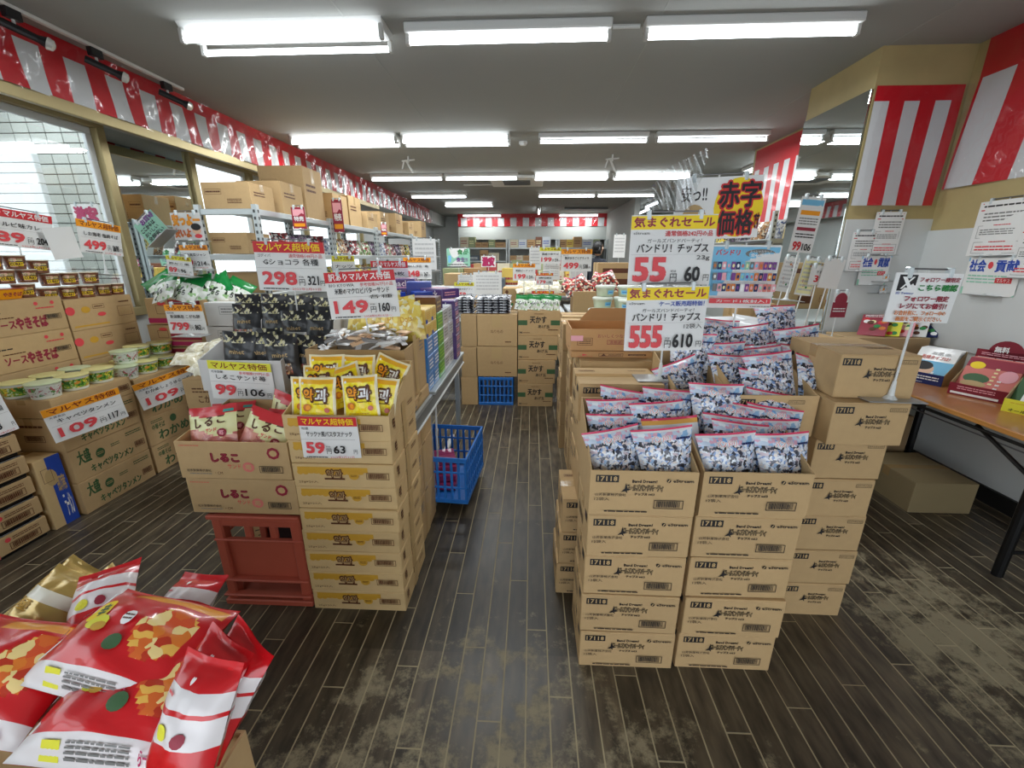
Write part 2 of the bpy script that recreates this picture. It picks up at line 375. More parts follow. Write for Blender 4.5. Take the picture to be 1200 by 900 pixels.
# pillar
m = MB(); m.box(2.28, 3.36, 0, XR, 4.1, ZC, gold); pil = struct('pillar', m)
m = MB(); m.box(2.28, 3.35, .88, XR, 3.362, 1.74, mat('white_panel', (206, 209, 208), .35, var=.02)); ob('panel', m, pil)
m = MB(); m.cbox(2.262, 3.364, .3, 2.279, 4.09, 2.56, mat('mirror', (225, 232, 232), .02, 1)); tag(ob('pillar_mirror', m), 'tall mirror covering the aisle side of the gold papered pillar', 'mirror')
m = MB(); m.box(XR - .02, -1.6, 0, XR, 3.35, .1, mat('black_skirting', (22, 21, 20), .6)); struct('baseboard_right', m)
m = MB(); m.box(2.262, 3.34, 0, XR - .02, 3.36, .1, mat('black_skirting', (22, 21, 20), .6)); struct('baseboard_pillar', m)
# shop front behind the camera: wall with a wide glazed opening
m = MB(); m.box(-3.5, -1.7, 0, -2.0, -1.6, ZC, wallw); m.box(2.2, -1.7, 0, 3.0, -1.6, ZC, wallw); m.box(-2.0, -1.7, 2.2, 2.2, -1.6, ZC, wallw); struct('wall_front', m)

# ------------------------------------------------------------------ fluorescent lamps
tubem = mat('lit_tube', (244, 250, 255), .5, emit=TUBE_E); whm = mat('lamp_white_steel', (214, 216, 214), .5); endm = mat('lamp_socket', (190, 190, 186), .5)
def lamp_parts(two, L=1.22):
    h = MB()
    if two:
        h.add([(-L / 2, -.11, 0), (L / 2, -.11, 0), (L / 2, .11, 0), (-L / 2, .11, 0), (-L / 2, -.055, -.055), (L / 2, -.055, -.055), (L / 2, .055, -.055), (-L / 2, .055, -.055)],
              [(0, 1, 5, 4), (1, 2, 6, 5), (2, 3, 7, 6), (3, 0, 4, 7), (4, 5, 6, 7), (0, 3, 2, 1)], whm)
        ys = (-.085, .085)
    else:
        h.cbox(-L / 2, -.045, -.05, L / 2, .045, 0, whm, .006); ys = (0,)
    s = []; t = []
    for y in ys:
        for sx in (-1, 1): s.append(MB()); s[-1].cbox(sx * (L / 2 - .012) - .012, y - .018, -.105, sx * (L / 2 - .012) + .012, y + .018, -.03, endm, .004)
        q = MB(); q.tube((-L / 2 + .02, y, -.085), (L / 2 - .02, y, -.085), .016, tubem, 10); t.append(q.mesh('tube', True))
    return h.mesh('housing'), [q.mesh('socket') for q in s], t
LP1, LP2 = lamp_parts(False), lamp_parts(True)
def lamp(x, y, two, label, rz=0):
    t = thing('ceiling_light', label, 'light', (x, y, ZC), rz, 'fluorescent lights on the ceiling')
    h, s, tt = LP2 if two else LP1
    ob('housing', h, t); [ob('socket', q, t) for q in s]
    for q in tt: ob('tube', q, t)
    l = bpy.data.lights.new('tube_light', 'AREA'); l.shape = 'RECTANGLE'; l.size = 1.18; l.size_y = .14; l.energy = LAMP_W * (1.5 if two else 1); l.color = (.93, .98, 1)
    lo = bpy.data.objects.new('tube_light', l); COL.objects.link(lo); lo.parent = t; lo.location = (0, 0, -.125)
rows = [(2.97, [(-1.49, 1, 'left'), (-.16, 0, 'middle'), (1.25, 0, 'right')], 'first row from the camera'),
        (5.3, [(-2.14, 1, 'leftmost'), (-.87, 1, 'second from left'), (.67, 0, 'third from left'), (1.97, 0, 'rightmost')], 'second row'),
        (7.6, [(-2.1, 0, 'leftmost'), (-.85, 0, 'second from left'), (.63, 1, 'third from left'), (1.93, 1, 'rightmost')], 'third row by the cassette'),
        (9.75, [(-2.02, 0, 'left'), (.73, 0, 'middle'), (1.98, 0, 'right')], 'fourth row'),
        (11.4, [(-1.6, 1, 'only')], 'fifth row, left of the room'),
        (14.1, [(-1.58, 0, 'left'), (1.45, 0, 'right')], 'last row by the back curtain')]
for y, ls, rn in rows:
    for x, two, pos in ls:
        lamp(x, y, two, f'white {"twin" if two else "single"} tube ceiling light, {pos} in the {rn}')
lamp(3.3, 6.75, 0, 'white tube ceiling light set lengthwise beyond the gold pillar', PI / 2)
lamp(3.0, 11.5, 0, 'white tube ceiling light lengthwise over the far right corner', PI / 2)
lamp(3.2, 13.0, 0, 'white tube ceiling light lengthwise, farthest in the right corner', PI / 2)
lamp(.2, 13.0, 0, 'small tube light seen end on near the back curtain', PI / 2)
# dark (unlit) fitting, conduit, cassette, detector, brackets
m = MB(); m.cbox(.9, 12.6, ZC - .05, 2.1, 12.7, ZC, mat('unlit_fitting', (90, 92, 92), .5)); tag(ob('unlit_light', m), 'dark unlit batten light before the back curtain', 'light')
m = MB(); m.tube((.46, 3.0, ZC - .02), (.62, 3.0, ZC - .02), .012, whm); m.tube((-1.3, 8.6, ZC - .02), (-.3, 8.6, ZC - .02), .012, whm); ob('conduit', m, ceil)
t = thing('ceiling_cassette', 'white ceiling air conditioner cassette with dark grille in mid room', 'air conditioner', (-.28, 8.2, ZC))
m = MB(); m.cbox(-.47, -.47, -.05, .47, .47, 0, whm, .01); ob('panel', m, t)
m = MB(); m.cbox(-.24, -.24, -.056, .24, .24, -.048, mat('dark_grille', (60, 62, 62), .6), .003)
ob('grille', m, t)
for k in range(9):
    m = MB(); m.box(-.23, -.22 + k * .05, -.064, .23, -.2 + k * .05, -.056, mat('grille_slat', (96, 98, 98), .6)); ob('slat', m, t)
m = MB(); m.lathe([(.05, 0), (.05, -.02), (.035, -.04), (.012, -.045)], whm, 14, (0, 0, 0)); tag(ob('smoke_detector', m, None, Matrix.Translation(P(613, 166, Z=ZC - .005))), 'round white smoke detector on the ceiling', 'detector')
for (px, py, lb) in ((478, 183, 'small white spotlight bracket on the ceiling left of the middle'), (718, 181, 'small white spotlight bracket on the ceiling right of the middle'), (908, 178, 'small white camera bracket on ceiling behind the pillar')):
    p = P(px, py, Z=ZC); t = thing('ceiling_bracket', lb, 'bracket', p)
    m = MB(); m.tube((0, 0, 0), (0, 0, -.08), .012, whm); m.tube((-.09, 0, -.06), (.09, 0, -.045), .01, whm); ob('arm', m, t)
    m = MB(); m.tube((-.03, 0, -.06), (.05, .03, -.2), .014, whm); m.tube((-.06, 0, -.06), (-.09, .0, -.16), .01, whm); ob('lamp_head', m, t)
# track with spot lamps by the left beam
t = thing('lighting_track', 'long white lighting track on the ceiling above the left curtain', 'track', (-2.87, 0, ZC))
m = MB(); m.cbox(-.016, -1.2, -.02, .016, 3.85, 0, mat('track_white', (214, 214, 210), .5)); ob('rail', m, t)
bk = mat('black_plastic', (24, 24, 26), .4)
for k, y in enumerate((2.66, 3.12, 3.68)):
    t = thing('spot_lamp', ('black track spotlight with clear bulb, nearest the camera', 'black track spotlight with clear bulb, middle of the three', 'black track spotlight with clear bulb, farthest along the track')[k], 'spotlight', (-2.87, y, ZC - .02), 0, 'track spotlights')
    m = MB(); m.cbox(-.018, -.04, -.05, .018, .04, 0, bk); m.tube((0, 0, -.05), (0, 0, -.085), .008, whm); ob('adapter', m, t)
    m = MB(); m.tube((-.03, -.05, -.075), (.075, .04, -.125), .022, bk, 10, .02); m.tube((.075, .04, -.125), (.1, .06, -.137), .02, bk, 10, .032); ob('lamp_body', m, t)
    m = MB(); m.tube((.1, .06, -.137), (.118, .075, -.146), .034, mat('clear_bulb', (214, 214, 208), .08, .3), 12, .028); m.tube((.118, .075, -.146), (.124, .08, -.149), .028, mat('clear_bulb', (214, 214, 208), .08, .3), 12, .01); ob('bulb', m, t)

# ------------------------------------------------------------------ red and white curtains under clear film
cr, cw = mat('curtain_red', (196, 20, 34), .5, coat=.25), mat('curtain_white', (205, 208, 210), .5, coat=.2)
def curtain(label, L, H, top, period, M, phase=0, wav=.012, group='red and white striped curtains', skew=0, filmw=1):
    n = int(L / period * 2); st = period / 2
    t = thing('striped_curtain', label, 'curtain', group=group, M=M); m = MB()
    for k in range(int(-phase / st) - 1, n + 2):
        a, b = max(0, phase + k * st), min(L, phase + (k + 1) * st)
        if b <= a: continue
        mt = cr if k % 2 else cw; n0 = 2; nv = 6
        def fn(u, v, a=a, b=b): x = a + (b - a) * u; return (x + skew * (1 - v), -abs(wav) * (1 + math.sin(x * 9 + v * 2)) * (1.2 - v), (H - top) * v)
        m.grid(n0, nv, fn, mt)
    nt_ = max(8, int(L / .12))
    def fn(u, v): x = L * u; return (x, -abs(wav) * .2 * (1 + math.sin(x * 9 + 2)), H - top + top * v)
    m.grid(nt_, 1, fn, cr)
    ob('cloth', m.mesh('cloth', True), t)
    if filmw:
        f = MB(); r = random.Random(int(L * 100)); ph = [r.uniform(0, 6) for _ in range(8)]
        def fn(u, v):
            x, z = L * u, H * v - .02
            w = .010 * math.sin(7 * x + 14 * z + ph[0]) + .006 * math.sin(31 * x - 22 * z + ph[1]) + .004 * math.sin(63 * x + 47 * z + ph[2]) + .003 * math.sin(-90 * z + 21 * x + 2 * math.sin(11 * x))
            return (x, -.045 - wav * 2 - w, z)
        f.grid(min(520, max(30, int(L / .022))), max(12, int(H / .03)), fn, film('clear_vinyl', (.96, .96, .96), .12, .07))
        ob('clear_film', f.mesh('clear_film', True), t)
RZ = lambda a: Matrix.Rotation(a, 4, 'Z')
T = Matrix.Translation
curtain('long red and white striped curtain along the top of the left wall', 12.6, .37, .1, .272, T((XL + .0, 2.4, 2.43)) @ RZ(PI / 2) @ T((-2.0, 0, 0)), phase=.17, skew=0)
curtain('red and white striped curtain over the grey panel on the back wall', 4.8, .38, .12, .4, T((-2.4, YB - .905, 2.42)), phase=.1, wav=.01)
curtain('wide striped curtain on the front of the gold pillar', .565, .74, .09, .2, T((2.285, 3.35, 1.83)), phase=.0, skew=-.01)
curtain('wide striped curtain on the right wall beside the pillar', 4.7, .87, .22, .4, T((XR, 3.29, 1.93)) @ RZ(-PI / 2), phase=.02, wav=.008, skew=-.05)
curtain('striped curtain on the right wall beyond the pillar', 2.0, .93, .24, .22, T((XR, 6.15, 1.85)) @ RZ(-PI / 2), phase=.03, wav=.008, filmw=0)

# ------------------------------------------------------------------ goods: cartons
ORD = ['lowest', 'second from the floor', 'third from the floor', 'fourth from the floor', 'fifth from the floor', 'sixth from the floor', 'seventh from the floor', 'eighth from the floor', 'ninth from the floor', 'tenth from the floor']
tapem = mat('packing_tape', (176, 146, 100), .25, coat=.3)
inside = CARD
_ct = {}
def carton_meshes(key, w, d, h, colm=None, front=None, left=None, right=None, top=None, tape=True, cut=None):
    """cut=(front wall height, back wall height): an opened display carton"""
    if key in _ct: return _ct[key]
    cm = colm or CARD(); parts = []; m = MB()
    if not cut:
        m.cbox(0, 0, 0, w, d, h - .003, cm, .0025)
        parts.append(('body', m.mesh('body')))
        for a, b in ((0.001, d / 2 - .001), (d / 2 + .001, d - .001)):
            f = MB(); f.cbox(.001, a, h - .0035, w - .001, b, h, cm, .001); parts.append(('flap', f.mesh('flap')))
        if tape:
            f = MB(); f.box(.0, d / 2 - .024, h, w, d / 2 + .024, h + .0006, tapem)
            f.box(-.0008, d / 2 - .024, h * .72, 0, d / 2 + .024, h + .0006, tapem); f.box(w, d / 2 - .024, h * .72, w + .0008, d / 2 + .024, h + .0006, tapem)
            parts.append(('tape', f.mesh('tape')))
    else:
        hf, hb = cut; t = .005
        m.box(0, 0, 0, w, d, .008, cm); m.box(0, 0, .008, w, t, hf, cm); m.box(0, d - t, .008, w, d, hb, cm)
        for x in (0, w - t):
            m.add([(x, t, .008), (x + t, t, .008), (x + t, t, hf), (x, t, hf), (x, d - t, .008), (x + t, d - t, .008), (x + t, d - t, hb), (x, d - t, hb)],
                  [(0, 1, 2, 3), (5, 4, 7, 6), (0, 3, 7, 4), (1, 5, 6, 2), (3, 2, 6, 7), (0, 4, 5, 1)], cm)
        parts.append(('body', m.mesh('body')))
    if front: parts.append(('lettering', front.mesh(lambda u, v, q: (u, -q - .0003, v), .00022)))
    if left: parts.append(('lettering', left.mesh(lambda u, v, q: (-q - .0012, d - u, v), .00025)))
    if right: parts.append(('lettering', right.mesh(lambda u, v, q: (w + q + .0012, u, v))))
    if top: parts.append(('lettering', top.mesh(lambda u, v, q: (u, v, h + q + .0008))))
    _ct[key] = parts; return parts
def carton(parts, label, x, y, z, rz=0, group=None, dims=None, cat='carton', name='carton'):
    t = thing(name, label, cat, (x, y, z), rz, group)
    for n, me in parts: ob(n, me, t)
    return t
def put(name, parts, label, cat, M, group=None):
    t = thing(name, label, cat, group=group, M=M)
    for n, me in parts: ob(n, me, t)
    return t
J = lambda a=.006: rnd.uniform(-a, a)

# --- snack cartons, long face 0.345 x 0.163
def chip_front(end=False):
    W_ = .26 if end else .345; p = Pr(); k = 'black'
    if not end:
        p.rect(.018, .122, .092, .148, k).text('17118', .023, .126, .087, .144, 'tan', .05)
        p.text('Band Dream!', .135, .122, .215, .133, k, .08)
        p.text('ガールズバンドパーティ', .118, .092, .235, .116, k, 0, k, .07).text('ガールズバンドパーティ', .118, .092, .235, .116, 'tan', .0)
        p.text('チップス vol.3', .145, .076, .21, .087, k, .06)
        p.poly([(.1, .088), (.112, .1), (.116, .122), (.12, .102), (.135, .098), (.12, .094), (.122, .084), (.114, .091)], k)
        p.disc(.251, .132, .007, .007, k).text('/', .247, .127, .255, .137, 'tan', .1).text('eStream', .264, .127, .33, .138, k, .06)
        p.text('山芳製菓株式会社', .018, .073, .118, .084, k).text('12袋入', .016, .056, .064, .068, k)
        p.bars(.21, .03, .305, .062).rules(.05, .012, .19, .022, 1, k)
    else:
        p.rect(.008, .122, .07, .148, k).text('17118', .013, .126, .065, .144, 'tan', .05)
        p.text('Band Dream!', .115, .107, .185, .117, k, .08)
        p.text('ガールズバンドパーティ', .1, .083, .2, .104, k, 0, k, .07).text('ガールズバンドパーティ', .1, .083, .2, .104, 'tan')
        p.text('チップス vol.3', .12, .066, .175, .077, k, .06); p.poly([(.082, .078), (.094, .09), (.098, .112), (.102, .092), (.115, .088), (.102, .084), (.104, .074), (.096, .081)], k)
        p.frame(.19, .132, .248, .146, .0012, k).text('ポテトチップス', .194, .135, .244, .143, k)
    return p
side_p = Pr().text('ⓔ eStream', .03, .09, .14, .11, 'black', .04).rect(.2, .06, .24, .12, 'black')
CH = carton_meshes('chip', .345, .262, .163, front=chip_front(), left=Pr().rect(.2, .12, .24, .148, 'black').rules(.04, .05, .16, .09, 3, 'black'), top=Pr().frame(.02, .19, .09, .215, .0015, 'brown').rules(.025, .194, .085, .211, 1, 'brown').rules(.24, .2, .32, .215, 1, 'brown'))
CE = carton_meshes('chip_end', .262, .345, .163, front=chip_front(True), left=Pr().text('eStream', .06, .09, .13, .11, 'black', .04).disc(.04, .1, .01, .01, 'black'), top=Pr().rules(.15, .1, .24, .14, 2, 'brown'))
CO = carton_meshes('chip_open', .345, .335, .163, front=chip_front(), cut=(.163, .3))
CEO = carton_meshes('chip_end_open', .3, .345, .163, front=chip_front(True), cut=(.163, .27))
G = 'snack cartons stacked on the right island'
H = .1645
for k in range(4):
    carton(CH, f'chip snack carton, {ORD[k]} in the front left column', .2 + J(), 1.22 + J(), k * H, J(.01), G)
    carton(CH, f'chip snack carton, {ORD[k]} in the front middle column', .562 + J(.004), 1.225 + J(), k * H, J(.01), G)
carton(CO, 'opened chip snack carton full of pouches on top of the front left column', .2, 1.22, 4 * H, 0, G)
carton(CO, 'opened chip snack carton full of pouches on top of the front middle column', .562, 1.225, 4 * H, 0, G)
for k in range(7):
    carton(CE, f'chip snack carton, {ORD[k]} in the right end column' if k < 6 else 'topmost chip snack carton at the right end, left side turned to the aisle', 1.082 + J(.008) + (.02 if k == 6 else 0), 1.5 + J() - (.05 if k == 5 else 0), k * H + (.0 if k else 0), J(.012) - (.06 if k == 6 else 0), G)
for k in range(3):
    carton(CH, f'chip snack carton, {ORD[k]} in the low column behind the left corner', .13 + k * .008, 1.57, k * H, 0, G)
for k in range(3, 6):
    carton(CH, f'chip snack carton, {ORD[k]} in the column behind the front pouches', .2 + (k == 5) * .0, 1.64, k * H, 0, G) if k == 5 else carton(CE, f'chip snack carton, {ORD[k]} in the column behind the front pouches', .195 + k * .004, 1.565, k * H, 0, G)
for k in range(6):
    carton(CE, f'chip snack carton, {ORD[k]} in the inner column beside the right end', .80, 1.56, k * H, 0, G) if k < 5 else carton(CEO, 'opened chip carton with pouches heaped high at the rear of the island', .775, 1.52, k * H, 0, G)
for k in range(5): carton(CE, f'chip snack carton, {ORD[k]} in the hidden column behind the sign pole', .52, 1.57, k * H, 0, G)
m2 = carton_meshes('chip_mid_open', .2, .345, .163, cut=(.163, .24)); carton(m2, 'opened narrow carton with upright pouches just right of the sign pole', .57, 1.58, 5 * H, 0, G)

# --- pouches
def pouch_fn(w, h, t, seed=0, seal=.09, wr=.0025, tp=0):
    r = random.Random(seed); a = [r.uniform(0, 6.3) for _ in range(6)]
    bend = r.uniform(-.05, .05)
    def Z(u, v):
        U = 2 * u - 1; V = 2 * v - 1; k = 1 - seal * 1.6
        e = max(0, 1 - (abs(V) / k) ** 2.6) if abs(V) < k else 0
        b = (t / 2) * (max(0, 1 - abs(U) ** 2.4)) ** .6 * e ** .62
        b += wr * (math.sin(9 * u + 17 * v + a[0]) + .7 * math.sin(21 * u - 6 * v + a[1]) + .5 * math.sin(33 * v + 8 * u + a[2])) * (.35 + min(1, b / (t / 2) * 1.3)) * .6
        return b
    def XY(u, v): return ((u - .5) * w * (1 - .035 * math.sin(PI * v)) * (1 - tp * (1 - v)), v * h * (1 - .02 * math.sin(PI * u)))
    def C(u): return bend * w * math.sin(PI * u) + .02 * w * math.sin(6 * u + a[3])
    def front(u, v, d=0): x, y = XY(u, v); return (x, C(u) * v - Z(u, v) - d - .0006, y)
    def back(u, v): x, y = XY(u, v); return (x, C(u) * v + Z(u, v) * .8 + .0006, y)
    return front, back
_bg = {}
def pouch(kind, seed, w, h, t, mfn, art=None, nu=14, nv=14, bmat=None, seal=.09, tp=0):
    key = (kind, seed)
    if key not in _bg:
        f, b = pouch_fn(w, h, t, seed, seal, .0025, tp); m = MB(); m.grid(nu, nv, f, None, mfn); m.grid(nu, nv, b, None, (lambda u, v: bmat) if bmat else mfn, two=True)
        parts = [('film', m.mesh('film', True))]
        if art: parts.append(('lettering', art.mesh(lambda u, v, d: f(u, v, d + .0012), .0003)))
        _bg[key] = parts
    return _bg[key]
def lay(px, py, Y, roll=0, tilt=25, yaw=0):          # a pouch whose lower middle rests at this place
    r = math.radians
    return T(P(px, py, Y=Y)) @ Matrix.Rotation(r(yaw), 4, 'Z') @ Matrix.Rotation(-r(tilt), 4, 'X') @ Matrix.Rotation(-r(roll), 4, 'Y')
conf = confetti('pouch_art', [(70, 72, 86), (150, 180, 216), (30, 30, 38), (206, 190, 198), (168, 178, 200), (52, 54, 70), (222, 224, 230), (120, 150, 200), (200, 204, 214), (226, 214, 204)], 21, (226, 232, 240), .28, .86)
sky = confetti('pouch_sky', [(120, 170, 220), (226, 232, 242), (206, 216, 232), (236, 240, 246), (222, 170, 190), (200, 214, 232)], 13, (150, 190, 226), .3, .85)
pk, wh, rd = mat('pouch_pink', (216, 62, 98), .3, coat=.4), mat('pouch_white', (228, 230, 232), .35, coat=.3), mat('pouch_red', (190, 36, 60), .35, coat=.4)
def chip_m(u, v):
    if v > .965: return pk
    if v > .94: return wh
    if v > .915: return pk
    if v > .78: return sky
    return conf
chip_art = Pr().text('バンドリ', .3, .76, .62, .87, 'pinkred', 0, 'white', .12).rules(.7, .76, .95, .84, 1, 'navy')
CHIPS = lambda s: pouch('chip', s % 4, .205, .19, .055, chip_m, chip_art, 14, 28, seal=.06, tp=.26)
GA = 'chip pouches in the opened cartons'
def spot(x, y): return ('left' if x < .5 else 'right')
chips = [  # px, py of the lower middle, Y, roll, tilt, where
 (725, 512, 1.50, -10, 22, 'standing highest at the back left of the front left carton'), (781, 513, 1.49, -5, 24, 'at the back right of the front left carton'),
 (722, 526, 1.43, 0, 28, 'second row left in the front left carton, partly covered'), (777, 531, 1.40, 4, 28, 'second row right in the front left carton'),
 (722, 546, 1.36, 2, 30, 'third row left in the front left carton'), 
 (727, 566, 1.29, 8, 22, 'leaning at the front left corner of the front left carton'), (783, 567, 1.27, 9, 20, 'largest at the front right of the front left carton'),
 (838, 508, 1.48, -1, 20, 'upright at the back left of the middle carton'), (903, 516, 1.47, -11, 28, 'at the back right of the middle carton'),
 (852, 530, 1.42, -11, 26, 'sloping in the middle row left of the middle carton'), (905, 536, 1.41, -9, 28, 'sloping in the middle row right of the middle carton'),
 (855, 549, 1.36, -4, 30, 'third row left of the middle carton'), (910, 553, 1.35, -2, 30, 'third row right of the middle carton'), (868, 558, 1.31, -8, 30, 'half covered between the front pouches of the middle carton'),
 (856, 573, 1.27, 4, 20, 'at the front left of the middle carton'), (920, 573, 1.28, 1, 22, 'with a dented top at the front right of the middle carton'),
 (806, 440, 1.80, -4, 12, 'dark and upright directly under the red price signs'), (812, 472, 1.66, 20, 30, 'tilted steeply below the lower price sign'),
 (846, 452, 1.78, 2, 14, 'upright with a pale panel beside the lower price sign'), (842, 420, 1.90, -4, 30, 'low behind, beside the edge of the price sign'),
 (862, 466, 1.66, -3, 34, 'flat in front of the rear carton, left side'), (897, 450, 1.80, 4, 32, 'under the tallest rear pouch'), (886, 428, 1.88, 5, 26, 'left of the tallest rear pouch'),
 (940, 432, 1.86, 9, 18, 'the tallest and rearmost on the heap at right'), (915, 402, 1.98, 2, 28, 'at the very back of the heap'),
 (898, 456, 1.72, 9, 32, 'slanting up to the right in the rear carton'), (950, 452, 1.76, -2, 32, 'at the right edge of the rear heap'),
 (911, 468, 1.60, 7, 28, 'at the front of the rear carton'), (957, 473, 1.60, -16, 28, 'slanting down to the right at the front of the rear carton'), (900, 488, 1.54, -8, 35, 'slipped down between rear and middle carton')]
for i, (px, py, Y, ro, ti, lb) in enumerate(chips):
    lb = 'chip pouch ' + lb
    put('snack_pouch', CHIPS(i), lb, 'snack', lay(px, py - (0), Y, ro, ti, J(8)), GA)
cream_m = lambda u, v: pk if v > .93 else mat('pouch_orange', (240, 180, 90), .35, coat=.3) if v > .86 else wh
put('snack_pouch', pouch('creampouch', 0, .2, .17, .05, cream_m, Pr().rules(.1, .6, .45, .7, 2), 12, 20), 'white and orange backed pouch turned round in the front left carton', 'snack', lay(792, 545, 1.34, 5, 28), GA)

# ------------------------------------------------------------------ price signs
def price(w, h, head='マルヤス特価', hb='orange', hf='dkred', maker='', ref='', prod='', p1='99', p2='106', ex='', small=True, hh=.22, big=.42, name2=''):
    p = Pr(); 
    p.rect(0, h * (1 - hh), w, h, hb, 28)
    if head: p.text(head, w * .06, h * (1 - hh * .86), w * .94, h * (1 - hh * .12), hf, .03)
    if maker: p.text(maker, w * .05, h * (1 - hh - .09), w * (.05 + .035 * len(maker) + .05), h * (1 - hh - .025), 'black')
    if ref: p.text(ref, w * .5, h * (1 - hh - .1), w * .96, h * (1 - hh - .02), 'red')
    if prod: p.text(prod, w * .12, h * (.78 - hh - .03), w * .9, h * (.9 - hh - .02), 'black', .02)
    if name2: p.text(name2, w * .6, h * .42, w * .93, h * .5, 'black')
    y0 = h * .12; n1 = len(p1); a = .1 if n1 > 1 else .2
    p.text(p1, w * .08, y0, w * (.08 + .165 * n1), y0 + h * (big - .14), 'pinkred', .09)
    xe = .08 + .165 * n1 + .03
    p.text('円', w * xe, y0, w * (xe + .08), y0 + h * .13, 'black'); p.text('税抜', w * xe, y0 + h * .16, w * (xe + .07), y0 + h * .19, 'black')
    xs = xe + .12; p.text(p2, w * xs, y0 + h * .01, w * min(.88, xs + .1 * len(p2)), y0 + h * .2, 'black', .05); p.text('円', w * .9, y0, w * .96, y0 + h * .1, 'black')
    if small: p.rules(w * .08, h * .02, w * .45, h * .07, 1, 'black').text(small if isinstance(small, str) else '2023年2月11日', w * .5, h * .02, w * .9, h * .075, 'red')
    p.rect(w * .03, h * .5 * .94, w * .95, h * .5 * .94 + .0008, 'grey')
    return p
def sheet(name, label, pr, w, h, M, cat='sign', group=None, curl=.006, pole=None, clip=True, twist=0, film_=False):
    """paper sheet with its print, hung from a clip bar on a pole when pole=(height down to the base)"""
    t = thing(name, label, cat, group=group, M=M @ T((0, 0, 0)))
    cv = lambda u, v: -curl * (math.cos((u / w - .5) * 2.4) - .9) * 2 + curl * 1.6 * math.sin(v / h * 2.6 + 1) * (u / w)
    fn = lambda u, v, d: (u - w / 2, cv(u, v) - d - .0004, v)
    m = MB(); m.grid(28, 6, lambda u, v: fn(u * w, v * h, 0), mat('paper_sheet', (232, 232, 230), .6)); n = len(m.v)
    m.grid(28, 6, lambda u, v: (lambda q: (q[0], q[1] + .0012, q[2]))(fn(u * w, v * h, 0)), mat('paper_sheet', (232, 232, 230), .6), two=True)
    ob('sheet', m.mesh('sheet', True), t)
    if pr: ob('lettering', pr.mesh(lambda u, v, d: fn(u, v, d + .0014), .0005), t)
    if pole:
        mm = MB(); mm.tube((0, .012, -pole + .02), (0, .012, h + .012), .004, whm, 8); mm.tube((0, .012, -pole + .012), (0, .012, -pole + .07), .011, whm, 10, .006); ob('pole', mm, t)
        mm = MB(); mm.tube((-w * .34, .008, h + .012), (w * .34, .008, h + .012), .003, mat('grey_rod', (120, 120, 122), .4, .6), 6); ob('clip_bar', mm, t)
        for sx in (-1, 1):
            mm = MB(); mm.cbox(sx * w * .3 - .008, -.006, h - .018, sx * w * .3 + .008, .016, h + .018, mat('clear_clip', (205, 214, 216), .15, coat=.5), .003); ob('clip', mm, t)
        mm = MB(); mm.cbox(-.1, -.03, -pole, .1, .08, -pole + .004, mat('grey_base_plate', (176, 178, 178), .35, .6), .001); mm.lathe([(.022, .004), (.018, .01), (.01, .018)], whm, 14, (0, .012, -pole)); ob('base', mm, t)
    return t
def psign(x0, y0, x1, y1, Y, label, pole=None, curl=None, roll=0, yaw=0, X=None, group=None, cat='sign', art=None, tilt=0, name='price_sign', base=None, **kw):
    cx = (x0 + x1) / 2
    if X is None:
        a, b = P(x0, (y0 + y1) / 2, Y=Y), P(x1, (y0 + y1) / 2, Y=Y); o, tp = P(cx, y1, Y=Y), P(cx, y0, Y=Y); w = (b - a).length; h = (tp - o).length
        M = T(o) @ RZ(yaw) @ Matrix.Rotation(-tilt, 4, 'X') @ Matrix.Rotation(-roll, 4, 'Y')
    else:
        a, b = P(x0, (y0 + y1) / 2, X=X), P(x1, (y0 + y1) / 2, X=X); o, tp = P(cx, y1, X=X), P(cx, y0, X=X); w = (b - a).length; h = tp.z - o.z
        M = T(o) @ RZ((PI / 2 if X < 0 else -PI / 2) + yaw) @ Matrix.Rotation(-tilt, 4, 'X') @ Matrix.Rotation(-roll, 4, 'Y')
    pr = art(w, h) if art else price(w, h, **kw)
    if base is not None: pole = o.z - base
    return sheet(name, label, pr, w, h, M, cat, group, pole=pole, curl=min(.006, w * .015) if curl is None else curl)
def kimagure(name2='23g', p1='55', p2='60', ref='通常価格242円の品', rc='red'):
    def f(w, h):
        p = Pr(); p.rect(.0, h * .8, w, h * .985, 'yellow', 28)
        p.text('気まぐれセール', w * .03, h * .825, w * .97, h * .97, 'wine', .06)
        p.text('eStream', w * .03, h * .73, w * .22, h * .77, 'black').text(ref, w * .4, h * .7, w * .96, h * .78, rc, .03)
        p.text('ガールズバンドパーティ！', w * .2, h * .61, w * .84, h * .67, 'black').text('バンドリ！チップス', w * .08, h * .47, w * .93, h * .6, 'black', .03)
        p.rect(w * .02, h * .445, w * .97, h * .447, 'grey').text(name2, w * (.8 if len(name2) < 4 else .73), h * .35, w * .96, h * .43, 'black')
        n = len(p1); p.text(p1, w * .05, h * .05, w * (.05 + (.4 if n == 2 else .42)), h * .41, 'pinkred', .1)
        p.text('円', w * .5, h * .05, w * .58, h * .17, 'black').text('税抜', w * .5, h * .19, w * .57, h * .22, 'black')
        p.text(p2, w * (.67 if n == 2 else .6), h * .05, w * .86, h * .27, 'black', .06).text('円', w * .9, h * .06, w * .97, h * .15, 'black')
        return p
    return f
psign(734, 252, 833, 334, 1.76, 'red and yellow price sign reading 55 yen above the chip pouches', art=kimagure(), base=None, pole=.01, roll=.01, name='price_sign')
psign(730, 336, 824, 411, 1.70, 'lower price sign reading 555 yen for twelve bags, on a white pole', art=kimagure('12袋入', '555', '610', 'ケース販売超特価！', 'blue'), base=5.99 * H + .003, roll=.02)

